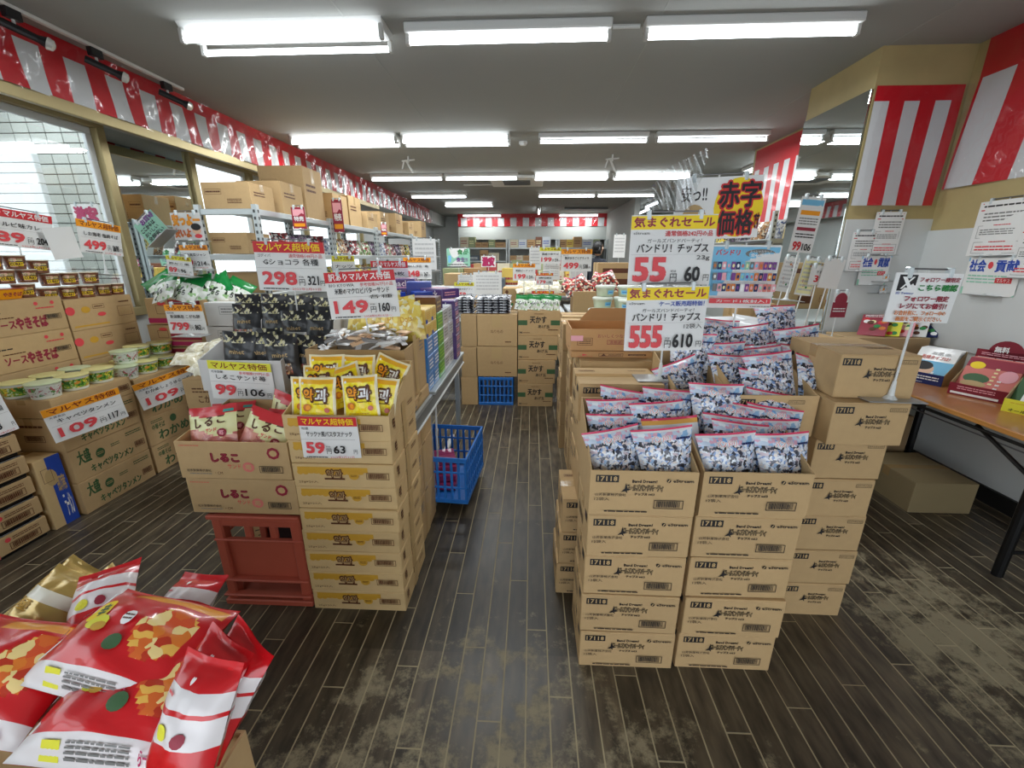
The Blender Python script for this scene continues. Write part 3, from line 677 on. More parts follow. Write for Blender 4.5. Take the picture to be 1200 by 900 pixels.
# --- left island: cartons of yellow pouches
yk = Pr()
def yak_front():
    p = Pr(); p.rect(.02, .066, .3, .088, 'ochre')
    r = random.Random(2)
    for i in range(12): p.disc(.03 + i * .022, .065, .013, .006 + r.random() * .006, 'ochre', 8)
    p.text('약과', .135, .045, .2, .08, 'brown', .0, 'brown', .09).text('약과', .137, .047, .198, .078, 'tan', .0).rect(.127, .036, .208, .043, 'brown')
    p.disc(.245, .054, .02, .017, 'ochre').rules(.232, .048, .258, .06, 2, 'brown').text('25g×20入', .022, .018, .1, .03, 'brown')
    return p.bars(.295, .04, .385, .068, 'brown')
YD = .35
yside = Pr().text('약과', .03, .03, .06, .08, 'brown', .05).rect(.15, .0, .2, .1, 'tan').rules(.23, .06, .3, .08, 2, 'brown')
YK = carton_meshes('yak', .405, YD, .1005, mat('cardboard_pale', (206, 176, 126), .8, var=.06, scale=30, bump=.12, rand=.04), yak_front(), None, yside)
YO = carton_meshes('yak_open', .41, YD, .1005, mat('cardboard_pale', (206, 176, 126), .8), yak_front(), None, yside, cut=(.1005, .23))
GY = 'yellow banded cartons of the left island'
for k in range(8): carton(YK, f'yellow banded carton, {ORD[k]} in the front stack beside the red crate', -.93 + J(.004), 1.435 + J(.005), k * .1012, J(.006), GY)
carton(YO, 'opened yellow banded carton filled with yellow pouches', -.935, 1.435, 8 * .1012, 0, GY)
yel, yor, ybr = mat('pouch_yellow', (250, 226, 30), .3, coat=.4), mat('pouch_amber', (238, 176, 40), .3, coat=.4), confetti('pouch_yellow_pattern', [(252, 236, 80), (248, 216, 20)], 12, (250, 226, 30), .3, .6)
ym = lambda u, v: mat('pouch_clear_seal', (236, 226, 190), .2, coat=.5) if (v > .97 or u < .05 or u > .95) else yor if v > .84 else ybr
yart = Pr().text('약', .16, .45, .46, .75, 'brown', .0, 'brown', .14).text('약', .17, .46, .45, .74, 'orange', .07).text('과', .5, .43, .84, .75, 'brown', 0, 'brown', .14).text('과', .51, .44, .83, .74, 'white', .07)
yart.rules(.44, .37, .86, .41, 1, 'brown').disc(.27, .3, .11, .09, 'caramel', 12, 3).disc(.3, .3, .06, .06, 'orange', 10, 2).disc(.8, .24, .07, .06, 'salmon', 12, 2).rules(.25, .1, .75, .14, 1, 'ochre').disc(.14, .86, .03, .03, 'white', 8)
YP = lambda s: pouch('yak', s % 3, .145, .165, .03, ym, yart, 16, 20, seal=.05)
for i, (px, py, Y, ro, ti, yw, lb) in enumerate([
    (365, 490, 1.50, -3, 10, 12, 'leaning at the left edge of the opened carton'), (373, 492, 1.455, 0, 12, 0, 'front left, facing out of the opened carton'), (425, 490, 1.46, 5, 12, -4, 'front middle, slightly tilted, in the opened carton'), (441, 490, 1.50, -8, 12, 0, 'front right, partly hidden, in the opened carton'),
    (384, 462, 1.60, 0, 14, 4, 'back row left in the opened carton'), (420, 462, 1.62, 0, 14, 0, 'back row middle in the opened carton'), (446, 462, 1.66, -22, 14, 0, 'back row right, tilted, in the opened carton'), (412, 474, 1.56, 20, 22, 0, 'lying slanted across the middle of the opened carton'), (376, 474, 1.56, 4, 22, 0, 'half buried in the second row of the opened carton')]):
    put('yellow_pouch', YP(i), 'yellow snack pouch ' + lb, 'snack', lay(px, py, Y, ro, ti, yw), 'yellow pouches in the opened carton')
psign(355, 489, 423, 537, 1.412, 'price sheet reading 59 yen taped below the yellow pouches', head='マルヤス超特価', hb='red', hf='yellow', maker='松惠', prod='ヤックァ風パスタスナック', p1='59', p2='63', small='2023年3月31日')

# --- carton of white sticks behind the yellow pouches
sc_ = carton_meshes('stick_open', .46, .36, .3, tape=False, right=Pr().rect(.14, 0, .2, .3, 'tan').rules(.25, .2, .32, .26, 3, 'grey'), cut=(.26, .27))
pl = carton_meshes('plain_l', .46, .36, .27, right=Pr().rect(.14, 0, .2, .26, 'tan').rules(.03, .18, .1, .24, 3, 'grey'))
for k in range(3): carton(pl, f'plain brown carton, {ORD[k]} behind the yellow banded stack', -1.02, 1.83, k * .271, 0, 'plain brown cartons behind the yellow stack')
carton(sc_, 'opened brown carton heaped with white and peach wrapped sticks', -1.03, 1.83, .815, 0, 'plain brown cartons behind the yellow stack')
stm = [mat('stick_white', (238, 238, 238), .5), mat('stick_peach', (240, 200, 160), .5), mat('stick_grey', (150, 148, 146), .4, coat=.3)]
sm = []
for q in range(3):
    m = MB(); m.grid(6, 4, lambda u, v: ((u - .5) * .1, -.5 * .028 + .028 * v, .009 * math.sin(PI * u) ** .5 * math.sin(PI * v) ** .6), stm[q]); m.grid(6, 4, lambda u, v: ((u - .5) * .1, -.5 * .028 + .028 * v, -.007 * math.sin(PI * u) ** .5 * math.sin(PI * v) ** .6), stm[q], two=True)
    sm.append([('wrapper', m.mesh('wrapper', True)), ('lettering', Pr().rules(-.03, -.006, .03, .006, 2, 'brown').mesh(lambda u, v, d: (u, v, .0095 + d)))])
names = ['white', 'peach', 'grey']
for i in range(60):
    q = rnd.choice([0, 0, 0, 0, 0, 1, 1, 2]) if i > 2 else i; r_ = rnd.random(); x = rnd.uniform(-.98, -.62); y = rnd.uniform(1.87, 2.15)
    z = .8 + .27 + rnd.uniform(-.01, .05) * (1 - abs(x + .8) * 3) + (y - 1.87) * .12
    put('wrapped_stick', sm[q], f'{names[q]} wrapped candy stick in the heap of the opened brown carton', 'candy', T((x, y, z)) @ Matrix.Rotation(rnd.uniform(-1.6, 1.6), 4, 'Z') @ Matrix.Rotation(J(.35), 4, 'Y') @ Matrix.Rotation(.35 + J(.5), 4, 'X'), f'{names[q]} wrapped sticks in the opened carton')

# --- shiruko cartons on the red crate
sf = Pr().text('しるこ', .14, .075, .25, .11, 'pink', 0, 'maroon', .1).text('しるこ', .14, .075, .25, .11, 'wine').text('サンド', .2, .045, .255, .066, 'pinkred').disc(.285, .053, .024, .022, 'salmon').text('苺', .272, .041, .298, .065, 'tan', .03)
sf.disc(.395, .115, .026, .026, 'wine', 8).disc(.395, .115, .016, .014, 'tan', 8).text('松永製菓株式会社', .03, .03, .13, .042, 'black').rules(.04, .018, .13, .026, 1, 'grey').rules(.02, .142, .1, .148, 1, 'pinkred').text('・CM', .145, .02, .175, .032, 'brown').bars(.33, .03, .425, .06)
SF = carton_meshes('shiruko', .455, .34, .16, front=sf); SO = carton_meshes('shiruko_open', .455, .34, .16, front=sf, cut=(.16, .22))
carton(SF, 'brown carton printed with pink biscuit lettering, lower one on the red crate', -1.392, 1.45, .462, 0, 'biscuit cartons on the red crate')
carton(SO, 'opened biscuit carton full of pink and cream pouches above the red crate', -1.402, 1.45, .624, .008, 'biscuit cartons on the red crate')
sred, scr = mat('pouch_soft_red', (206, 54, 60), .3, coat=.4), mat('pouch_cream', (232, 230, 172), .3, coat=.3)
spk = confetti('pouch_biscuits', [(214, 132, 122), (196, 104, 96), (226, 156, 140)], 8, (208, 120, 112), .35, .8)
def shm(u, v):
    if v > .86 - .1 * math.sin(u * 3): return sred
    if v > .44 + .1 * math.sin(u * 5 + 1): return scr
    return spk
sart = Pr().text('し', .16, .56, .32, .76, 'brown', .06).text('る', .4, .58, .58, .78, 'brown', .06).text('こ', .66, .62, .82, .78, 'brown', .06).text('サンド', .42, .46, .66, .54, 'pinkred', .05).disc(.76, .42, .1, .09, 'wine', 10, 2).text('苺', .71, .37, .81, .47, 'pink', .05).rect(.78, .84, .97, .9, 'teal', 3).disc(.2, .2, .07, .07, 'pink', 12, 2).disc(.2, .2, .045, .045, 'wine', 10, 2)
SP = lambda s: pouch('shiruko', s % 3, .205, .2, .045, shm, sart, 16, 22, seal=.05)
for i, (px, py, Y, ro, ti, yw, lb) in enumerate([(270, 522, 1.66, 6, 30, 0, 'at the back left, mostly hidden'), (335, 512, 1.70, -14, 10, -8, 'standing upright at the back right'), (252, 532, 1.50, 8, 22, 0, 'at the front left'), (303, 537, 1.51, -18, 22, 4, 'in the front middle, tilted'), (338, 535, 1.56, -2, 20, 0, 'at the front right against the yellow banded cartons')]):
    put('biscuit_pouch', SP(i), 'pink and cream biscuit pouch ' + lb, 'biscuits', lay(px, py, Y, ro, ti, yw), 'biscuit pouches in the opened carton')
og = carton_meshes('orange_brown', .3, .3, .215, front=Pr().rect(.0, .0, .11, .06, 'caramel').text('みつ', .01, .1, .1, .15, 'black'))
carton(og, 'brown carton with orange corner on the floor behind the crate', -1.46, 1.775, 0, 0, 'orange cornered cartons behind the crate'); carton(og, 'brown carton with orange corner, upper of the two behind the crate', -1.455, 1.77, .216, 0, 'orange cornered cartons behind the crate')

# --- red bottle crate
def crate_red():
    c = mat('crate_red', (178, 84, 64), .55, var=.08, scale=12); t = thing('bottle_crate', 'dark red plastic bottle crate standing on end under the biscuit cartons', 'crate', (-1.33, 1.45, 0)); w, d, h = .38, .3, .455
    m = MB()
    m.cbox(.0, 0, .0, .045, .045, h, c, .006); m.cbox(w - .045, 0, .0, w, .045, h, c, .006); m.cbox(0, d - .04, 0, .04, d, h, c, .006); m.cbox(w - .04, d - .04, 0, w, d, h, c, .006)
    for z, q, k in ((0, .028, .012), (.045, .012, .014), (.125, .012, .014), (.325, .01, .004), (h - .02, .02, .014)): m.cbox(-k * .6, -k, z, w + k * .6, d, z + q, c, .004) if z in (0,) else [m.cbox(-k * .6, -k, z, w + k * .6, .02, z + q, c, .004), m.cbox(-k * .6, 0, z, .02, d, z + q, c, .004), m.cbox(w - .02, 0, z, w + k * .6, d, z + q, c, .004)]
    m.cbox(.04, .004, h - .06, w - .04, .03, h - .018, c, .003)
    ob('frame', m, t)
    m = MB(); m.cbox(.04, .018, .13, w - .04, .026, .33, c, .003); ob('panel', m, t)
    for x in (.125, .235):
        m = MB(); m.cbox(x, .012, .33, x + .035, .03, h - .055, c, .006); ob('bar', m, t)
    for i in range(8):
        m = MB(); m.cbox(.045 + i * .036, .02, h - .018, .049 + i * .036, .055, h - .002, c, .001); ob('rib', m, t)
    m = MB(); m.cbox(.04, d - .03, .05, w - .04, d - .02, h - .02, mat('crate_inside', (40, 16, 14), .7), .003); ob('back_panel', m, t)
crate_red()
# white trays of black pouches
wcard = mat('white_carton', (205, 204, 202), .6, var=.03, rand=.03)
WT = carton_meshes('white_tray', .4, .26, .2, wcard, cut=(.15, .24), tape=False)
WB = carton_meshes('white_box', .4, .3, .215, wcard)
for k in range(4): carton(WB, f'white carton, {ORD[k]} under the trays of black pouches', -1.56, 2.09 if k < 2 else 1.86, k * .2165, 0, 'white cartons of the left island')
carton(WT, 'white display tray with black pouches behind the 99 yen sign', -1.56, 1.84, .867, 0, 'white display trays'); 
WT2 = carton_meshes('white_tray2', .4, .26, .2, wcard, cut=(.05, .2), tape=False)
for k in range(2): carton(WT2, ('white display tray holding black pouches, rear left', 'white display tray holding black pouches, rear right')[k], -1.52 + k * .42, 2.14, 1.0, 0, 'white display trays')
blk = mat('pouch_black', (36, 37, 40), .4, coat=.2); bkd = confetti('pouch_gold_dots', [(184, 176, 128), (212, 206, 176)], 14, (34, 34, 38), .35, .25)
nut = confetti('pouch_nuts', [(190, 108, 82), (216, 176, 120), (120, 80, 50), (200, 196, 188), (170, 60, 84)], 16, (96, 62, 44), .4, .8)
def bm(u, v):
    if v > .74: return bkd
    if v < .36 and .14 < u < .8 and v > .08: return nut
    return blk
bart = Pr().text('minet', .25, .5, .72, .6, 'tan', .05)
BP = lambda s: pouch('black', s % 3, .16, .215, .045, bm, bart, 14, 20, seal=.05)
bl = [(283, 440, 1.90, -2, 8, 'front left in the tray above the 99 yen sign'), (312, 440, 1.93, 2, 6, 'side on in the front tray, beside the front left one'), (335, 444, 1.88, 3, 8, 'front right with gold lettering in the front tray'), (362, 444, 1.92, -6, 10, 'at the right end of the front tray'), (318, 434, 1.99, 0, 8, 'deep in the front tray between two others'),
      (290, 402, 2.2, 0, 14, 'left in the rear left tray'), (322, 402, 2.2, 0, 14, 'right in the rear left tray'), (349, 410, 2.18, 2, 12, 'left in the rear right tray'), (374, 410, 2.18, -2, 12, 'right in the rear right tray'),
      (292, 388, 2.33, 0, 14, 'standing at the very back left'), (322, 388, 2.33, 0, 14, 'standing at the very back middle'), (352, 390, 2.33, 0, 14, 'standing at the very back right'), (380, 392, 2.33, 0, 14, 'standing at the very back, by the 149 yen sign')]
for i, (px, py, Y, ro, ti, lb) in enumerate(bl): put('black_pouch', BP(i), 'black nut pouch ' + lb, 'snack', lay(px, py, Y, ro, ti, J(5)), 'black nut pouches')
psign(249, 425, 322, 469, 1.82, 'yellow headed price sheet reading 99 yen on the white tray', hb='lemon', maker='松永製菓', ref='参考価格179円の品', prod='しるこサンド苺', p1='99', p2='106', roll=-.05, small=False)
psign(303, 284, 385, 341, 2.3, 'large price sign reading 298 yen for chocolates', pole=.28, head='マルヤス超特価', hb='red', hf='yellow', maker='ゴディバ', ref='通常価格548円の品', prod='Gショコラ 各種', p1='298', p2='321', roll=-.02)
psign(387, 318, 469, 373, 1.98, 'large red headed price sign reading 149 yen above the wrapped sticks', pole=.12, head='訳ありマルヤス特価', hb='red', hf='white', maker='BIO KYOWA', ref='参考価格367円の品', prod='米粉のマクロビバターサンド', name2='各種', p1='149', p2='160', roll=.05, small='2024年5月15日〜')

# ------------------------------------------------------------------ left wall: noodle cartons and cups
def word_front(w, h, words, rules=()):
    p = Pr()
    for t, x0, y0, x1, y1, c, b in words: p.text(t, x0 * w, y0 * h, x1 * w, y1 * h, c, b)
    for x0, y0, x1, y1, n, c in rules: p.rules(x0 * w, y0 * h, x1 * w, y1 * h, n, c)
    return p
cabf = word_front(.48, .203, [('キャベツタンメン', .2, .1, .78, .36, 'darkgreen', .05), ('大盛', .08, .48, .24, .9, 'darkgreen', .04)], [(.5, .6, .62, .72, 2, 'darkgreen'), (.72, .72, .95, .86, 2, 'darkgreen')]).disc(.17, .12, .028, .03, 'darkgreen').rules(.15, .11, .19, .13, 2, 'tan').bars(.39, .05, .46, .09, 'brown')
cab = carton_meshes('cab', .48, .34, .203, front=cabf, left=Pr().bars(.12, .06, .24, .1, 'brown').rules(.05, .14, .25, .17, 1, 'brown'))
wakf = word_front(.48, .203, [('わかめ', .16, .1, .72, .46, 'darkgreen', .06), ('中華そば', .08, .52, .3, .72, 'darkgreen', .03)], [(.08, .76, .28, .88, 2, 'darkgreen')]).disc(.22, .14, .028, .028, 'darkgreen').bars(.36, .14, .45, .17, 'brown')
wak = carton_meshes('wak', .48, .34, .203, front=wakf)
GN = 'noodle cartons along the left wall'
for k in range(4):
    carton(cab, f'brown carton with green cabbage noodle print, {ORD[k]} in its stack', -2.645 + J(.004), 2.06 + J(.004), k * .204 if k < 3 else .612, PI / 2, GN) if k < 3 else carton(carton_meshes('cab_top', .48, .34, .11, front=Pr().bars(.39, .03, .46, .07, 'brown')), 'shallow cut carton under the green noodle cups, cabbage stack', -2.645, 2.06, .613, PI / 2, GN)
    carton(wak, f'brown carton with green seaweed noodle print, {ORD[k]} in its stack', -2.645 + J(.004), 2.56 + J(.004), k * .204, PI / 2, GN) if k < 3 else carton(carton_meshes('wak_top', .48, .34, .08, front=Pr().rules(.1, .02, .3, .05, 1, 'darkgreen')), 'shallow cut carton under the green noodle cups, seaweed stack', -2.645, 2.56, .613, PI / 2, GN)
trf = Pr().rules(.03, .055, .3, .085, 1, 'black').disc(.36, .07, .014, .013, 'pinkred', 6).rules(.38, .06, .5, .08, 2, 'brown').bars(.36, .012, .5, .05, 'brown')
trf.rect(.12, -.006, .31, .014, 'salmon', 1).rules(.14, 0, .3, .01, 1, 'cream')
trm = carton_meshes('tray_carton', .54, .36, .095, front=trf, tape=False)
dark = mat('black_gap_fill', (18, 18, 20), .3)  # black filler added to make the gaps between stacked trays dark
for k in range(6):
    t = carton(trm, f'open-fronted tray carton with black gap filler, {ORD[k]} at the left edge', -2.66 + J(.006), 1.34, k * .122 + .02, PI / 2, 'tray cartons at the left edge')
    m = MB(); m.cbox(.008, .01, -.02, .53, .35, .0, dark, .004); ob('film', m, t)  # black filler slab in the gap under each tray
    m = MB(); m.cbox(.01, .006, .095, .53, .35, .1, dark, .002); ob('gap_fill_top', m, t)
m = MB(); blu = mat('print_blue', (38, 70, 156), .6)
bc = carton_meshes('blue_carton', .13, .34, .42, mat('cardboard_pale', (206, 176, 126), .8), front=Pr().rect(.055, .0, .13, .42, 'blue', 2).disc(.06, .3, .03, .05, 'tan').frame(.02, .28, .07, .36, .002, 'brown').text('即席', .075, .2, .12, .3, 'tan', .05).text('ラーメン', .08, .04, .12, .18, 'white', .02))
carton(bc, 'narrow carton with blue wave print standing on the floor by the cabbage stack', -2.665, 1.905, 0, PI / 2, None)
yf = word_front(.56, .203, [('ソース', .3, .2, .5, .42, 'wine', .06), ('やきそば', .5, .14, .8, .5, 'wine', .08)], [(.05, .62, .4, .7, 1, 'black'), (.3, .48, .5, .54, 1, 'brown'), (.72, .66, .9, .74, 1, 'pinkred')]).disc(.41, .17, .012, .012, 'pinkred', 6).disc(.5, .17, .012, .012, 'pinkred', 6).bars(.44, .07, .53, .1, 'black')
ysc = carton_meshes('yakisoba', .56, .34, .203, front=yf)
cuf = Pr().rect(.02, .02, .26, .03, 'ochre').disc(.02, .13, .03, .028, 'pinkred', 12).disc(.12, .13, .03, .022, 'ochre').frame(.17, .13, .25, .16, .002, 'brown').rules(.18, .137, .24, .153, 1, 'brown').disc(.22, .09, .03, .014, 'pinkred').frame(.34, .06, .45, .13, .002, 'brown').rules(.35, .07, .44, .12, 4, 'tan').rules(.36, .15, .44, .17, 1, 'brown')
cuc = carton_meshes('curry', .47, .34, .203, front=cuf)
for k in range(6):
    if k < 3:
        carton(ysc, f'sauce noodle carton, {ORD[k]}, rear row behind the tray cartons', -3.01, 1.46, .01 + k * .204 + .62, PI / 2, GN)
    if k < 3:
        carton(ysc, f'sauce noodle carton with red lettering, {("lower", "middle", "upper")[k]} of the rear row by the curry cartons', -3.01, 2.03, .63 + k * .204, PI / 2, GN)
        carton(cuc, f'curry noodle carton with red badges, {("lower", "middle", "upper")[k]} of the rear row', -3.01, 2.6, .60 + k * .204 - .0, PI / 2, GN)
m = MB(); m.box(-3.38, 1.3, 0, -3.015, 3.2, .6, mat('plinth', (120, 112, 100), .8)); tag(ob('stock_plinth', m), 'low plinth under the rear row of noodle cartons', 'plinth')
# cups
def cup(r, h, side, lid, band, art=None, taper=.8, seg=20):
    m = MB(); prof = [(r * taper, 0), (r * taper * 1.02, h * .04), (r * (taper + .03), h * .18), (r * .97, h * .8), (r * .98, h * .95), (r * 1.03, h * .96), (r * 1.03, h)]
    m.lathe(prof, side, seg, mats=[side, side, band, side, side, lid]); parts = [('cup', m.mesh('cup', True))]
    m = MB(); m.lathe([(r * 1.035, h), (r * 1.035, h * 1.015), (r * .96, h * 1.03), (r * .3, h * 1.035)], lid, seg); parts.append(('lid', m.mesh('lid', True)))
    if art:
        def fn(u, v, d):
            rr = r * (taper + .03 + (.94 - taper) * max(0, min(1, (v / h - .18) / .62))) + d + .0012
            a = u / r - PI / 2; return (rr * math.cos(a), rr * math.sin(a), v)
        parts.append(('lettering', art.mesh(fn, .0003)))
    return parts
gcup = confetti('cup_greens', [(96, 150, 50), (230, 214, 70), (50, 110, 40), (226, 150, 60), (214, 230, 190)], 1, (120, 170, 60))
def posart(name, cols, scale, base):       # printed picture placed by object position
    if name in MATS: return MATS[name]
    m = confetti(name, cols, scale, base); N = m.node_tree.nodes; L = m.node_tree.links; tc = [n for n in N if n.type == 'TEX_COORD'][0]
    for l in list(L):
        if l.from_node == tc: L.new(tc.outputs['Object'], l.to_socket)
    return m
gband = posart('cup_greens_p', [(96, 150, 50), (230, 214, 70), (50, 110, 40), (226, 150, 60), (214, 230, 190)], 60, (120, 170, 60))
wband = posart('cup_grey_p', [(206, 210, 200), (176, 90, 100), (150, 154, 150), (90, 140, 70)], 50, (210, 212, 204))
bband = posart('cup_brown_p', [(110, 62, 40), (150, 96, 60), (214, 160, 150), (60, 34, 24)], 40, (122, 72, 48))
whc, ylid, wlid = mat('cup_white', (226, 230, 218), .4, coat=.2), mat('lid_yellow', (226, 220, 150), .4, coat=.2), mat('lid_cream', (226, 214, 190), .4, coat=.2)
C1 = cup(.075, .085, whc, ylid, gband); C2 = cup(.075, .085, whc, mat('lid_palegreen', (206, 218, 176), .4), wband)
zt = .724
cups = [(44, 455, 1.98, 0, 0), (37, 437, 2.02, 0, 0), (62, 441, 2.12, 0, 0), (68, 458, 2.1, 0, 1), (101, 452, 2.26, 0, 0), (84, 440, 2.3, 0, 0), (100, 433, 2.3, 0, 0), (131, 447, 2.43, 0, 0), (125, 424, 2.5, 0, 0), (160, 434, 2.6, 0, 1), (185, 428, 2.75, 0, 0), (205, 424, 2.9, 0, 0)]
n_ = 0
gc = ['the nearest row', 'the second row', 'the third row', 'the far row']
for j, y in enumerate((2.12, 2.275, 2.43, 2.60, 2.755, 2.91)):
    for i, x in enumerate((-2.725, -2.88)):
        z = zt if j < 3 else .695
        put('noodle_cup', C2 if (i + j) % 3 == 0 else C1, f'green printed noodle cup, {("first", "second", "third", "fourth", "fifth", "sixth")[j]} from the left in the {("front", "rear")[i]} row on the cut cartons', 'instant noodles', T((x, y, z)) @ RZ(.9 + J(.5)), 'green noodle cups on the cut cartons')
for j, (x, y) in enumerate(((-2.78, 2.68), (-2.84, 2.84), (-2.8, 2.99))):
    put('noodle_cup', C2 if j == 0 else C1, f'green printed noodle cup stacked in the upper layer, {("left", "middle", "right")[j]}', 'instant noodles', T((x, y, .695 + .089)) @ RZ(.8 + J(.5)), 'green noodle cups on the cut cartons')
ycs, rcs = mat('cup_orange', (240, 164, 20), .4, coat=.3), mat('lid_redbrown', (170, 70, 30), .35, coat=.3)
def bowl_tray():
    m = MB()
    for (w0, z0, w1, z1, mt) in ((.062, 0, .082, .055, ycs), (.086, .055, .086, .06, rcs)):
        n = 20; a = []
        for (w, z) in ((w0, z0), (w1, z1)): a += [(w * max(-1, min(1, 1.25 * math.cos(2 * PI * i / n))), w * max(-1, min(1, 1.25 * math.sin(2 * PI * i / n))) * .85, z) for i in range(n)]
        m.add(a, [(i, (i + 1) % n, n + (i + 1) % n, n + i) for i in range(n)] + [tuple(range(n, 2 * n)), tuple(range(n))[::-1]], mt)
    return [('bowl', m.mesh('bowl')), ('lettering', Pr().text('やきそば', -.045, .015, .045, .04, 'wine', .06).mesh(lambda u, v, d: (u, -.062 - .013 * v / .055 * 1.35 - d - .0015, v)))]
BT = bowl_tray()
for j, (y, z) in enumerate(((1.62, 0), (1.80, 0), (1.98, 0), (2.16, 0), (2.36, 0), (1.7, 1), (1.9, 1), (1.8, 2))):
    put('noodle_bowl', BT, f'orange sauce noodle bowl, {("leftmost of the bottom layer", "second of the bottom layer", "third of the bottom layer", "fourth of the bottom layer", "rightmost of the bottom layer", "left of the middle layer", "right of the middle layer", "alone on the top layer")[j]}', 'instant noodles', T((-3.1, y, 1.243 + z * .062)) @ RZ(PI / 2 + J(.1)), 'orange noodle bowls on the sauce noodle cartons')
cart_ = Pr().rect(-.032, .018, .032, .04, 'yellow', 6).text('CURRY', -.03, .02, .03, .038, 'brown', .08).rules(-.03, .045, .03, .06, 2, 'cream')
C3 = cup(.052, .078, mat('cup_brown', (122, 76, 52), .4, coat=.3), wlid, bband, cart_, .82, 18)
k = 0
for z, ys, lay_ in ((0, (2.48, 2.6, 2.72, 2.84, 2.96, 3.06), 'bottom'), (1, (2.3, 2.42, 2.54, 2.66, 2.78, 2.92), 'middle'), (2, (2.26, 2.38, 2.5, 2.62), 'top')):
    for j, y in enumerate(ys):
        zz = 1.212 + z * .082 if y > 2.58 or z else 1.243
        put('curry_cup', C3, f'brown curry noodle cup, {("leftmost", "second from left", "third from left", "fourth from left", "fifth from left", "rightmost")[j]} in the {lay_} layer at the window', 'instant noodles', T((-3.1 - .03 * (z > 0), y, zz + (0.005 if z else 0) + (.028 if z and y < 2.6 else 0))) @ RZ(PI / 2 - .5 + J(.2)), 'curry cups by the window')
# signs on the left
def hang_px(x0, y0, x1, y1, X, label, **kw): return psign(x0, y0, x1, y1, None, label, X=X, **kw)
hang_px(76, 462, 148, 503, -2.54, 'price sheet reading 109 yen hanging from the cabbage noodle cartons', maker='大黒食品', prod='キャベツタンメン', p1='109', p2='117', roll=.1, small=False, yaw=-.35)
hang_px(179, 434, 235, 466, -2.52, 'price sheet reading 109 yen hanging from the seaweed noodle cartons', maker='大黒食品', prod='わかめしょうゆらーめん', p1='109', p2='117', roll=.16, small=False, yaw=-.4)
hang_px(-30, 458, 22, 512, -2.5, 'price sheet partly out of frame on the tray cartons', maker='', prod='焼そば 1個', p1='9', p2='108', roll=.12, yaw=-.3, hb='paper', head='')
psign(199, 358, 243, 391, 2.62, 'price sheet reading 799 yen in front of the pink banded cartons', maker='越後製菓', prod='新潟県産 こがね餅', p1='799', p2='862', small=False, pole=.02)
hang_px(-20, 247, 70, 290, -3.2, 'red headed price sign reading 189 yen in front of the left window', head='訳ありマルヤス特価', hb='red', hf='white', prod='豚カルビ味カレー', p1='189', p2='204', roll=-.09, base=1.42)
hang_px(98, 261, 147, 298, -3.15, 'orange headed price sign reading 2499 yen by the window frame', head='マルヤス超特価', hb='orange', prod='しお海老 塩焼そば', p1='499', p2='2698', roll=-.1, base=1.35)
sheet('paper_sheet', 'pale blue back of a sign hanging beside the window sign', None, .16, .2, T(P(83, 303, X=-3.14)) @ RZ(1.3) @ Matrix.Rotation(-.12, 4, 'Y'), 'sign')
psign(88, 240, 120, 262, 3.6, 'small white card with plum coloured hand-painted bargain word', art=lambda w, h: Pr().text('激安', w * .1, h * .15, w * .9, h * .85, 'magenta', .12, 'magenta', .06), pole=.02, X=None)
# goods between the noodle cups and the rack
def cbx(x0, y0, x1, y1, Y, d, label, name='carton', cat='carton', colm=None, front=None, group=None, cut=None, key=None, z0=None, tape=True, z1=None, right=None):
    a, b, c = P(x0, (y0 + y1) / 2, Y=Y), P(x1, (y0 + y1) / 2, Y=Y), P((x0 + x1) / 2, y1, Y=Y); tp = P((x0 + x1) / 2, y0, Y=Y)
    w = b.x - a.x; zb = c.z if z0 is None else z0; h = (tp.z if z1 is None else z1) - zb
    pr = front(w, h) if front else None
    ps = carton_meshes(key or ('px', x0, y0, Y), w, d, h, colm, pr, None, right(d, h) if right else None, cut=(h, cut * h) if cut else None, tape=tape)
    return carton(ps, label, a.x, Y, zb, 0, group, cat=cat, name=name), a.x, b.x, zb, zb + h
magf = lambda w, h: Pr().rect(w * .42, h * .3, w, h * .95, 'wine').rect(0, h * .05, w, h * .24, 'magenta').disc(w * .3, h * .8, w * .08, h * .08, 'pinkred').frame(w * .18, h * .4, w * .38, h * .75, .003, 'brown').rules(w * .5, h * .45, w * .95, h * .8, 3, 'salmon')
for k, (a, b) in enumerate(((350, 380), (381, 406), (407, 436), (437, 470))):
    cbx(172 + 3 * k, a, 236, b, 3.05, .3, f'carton with magenta bands, {("topmost", "second from top", "third from top", "lowest")[k]}, behind the 799 yen sheet', front=magf, group='magenta banded cartons')
for k, (a, b) in enumerate(((355, 382), (383, 411), (412, 441))):
    cbx(241, a, 283 - k * 2, b, 2.78, .3, f'white carton, {("topmost", "middle", "lowest")[k]} beside the black pouches', colm=wcard, front=lambda w, h: Pr().frame(w * .4, h * .5, w * .85, h * .85, .002, 'grey').rules(w * .45, h * .55, w * .8, h * .8, 2, 'grey').rules(w * .7, h * .1, w * .9, h * .3, 3, 'grey'), group='white cartons beside the black pouches')
gm = posart('green_wrap', [(20, 130, 60), (226, 236, 224), (60, 170, 90), (16, 100, 48)], 5, (24, 140, 66))
grn = lambda u, v: mat('pouch_green', (20, 128, 58), .3, coat=.4) if v > .6 else wh
gw = confetti('pouch_green_white', [(214, 224, 206), (236, 238, 232), (150, 190, 130), (40, 60, 40)], 9, (226, 230, 220), .3, .6)
gfm = lambda u, v: mat('pouch_green', (20, 128, 58), .3, coat=.4) if v > .66 else gw
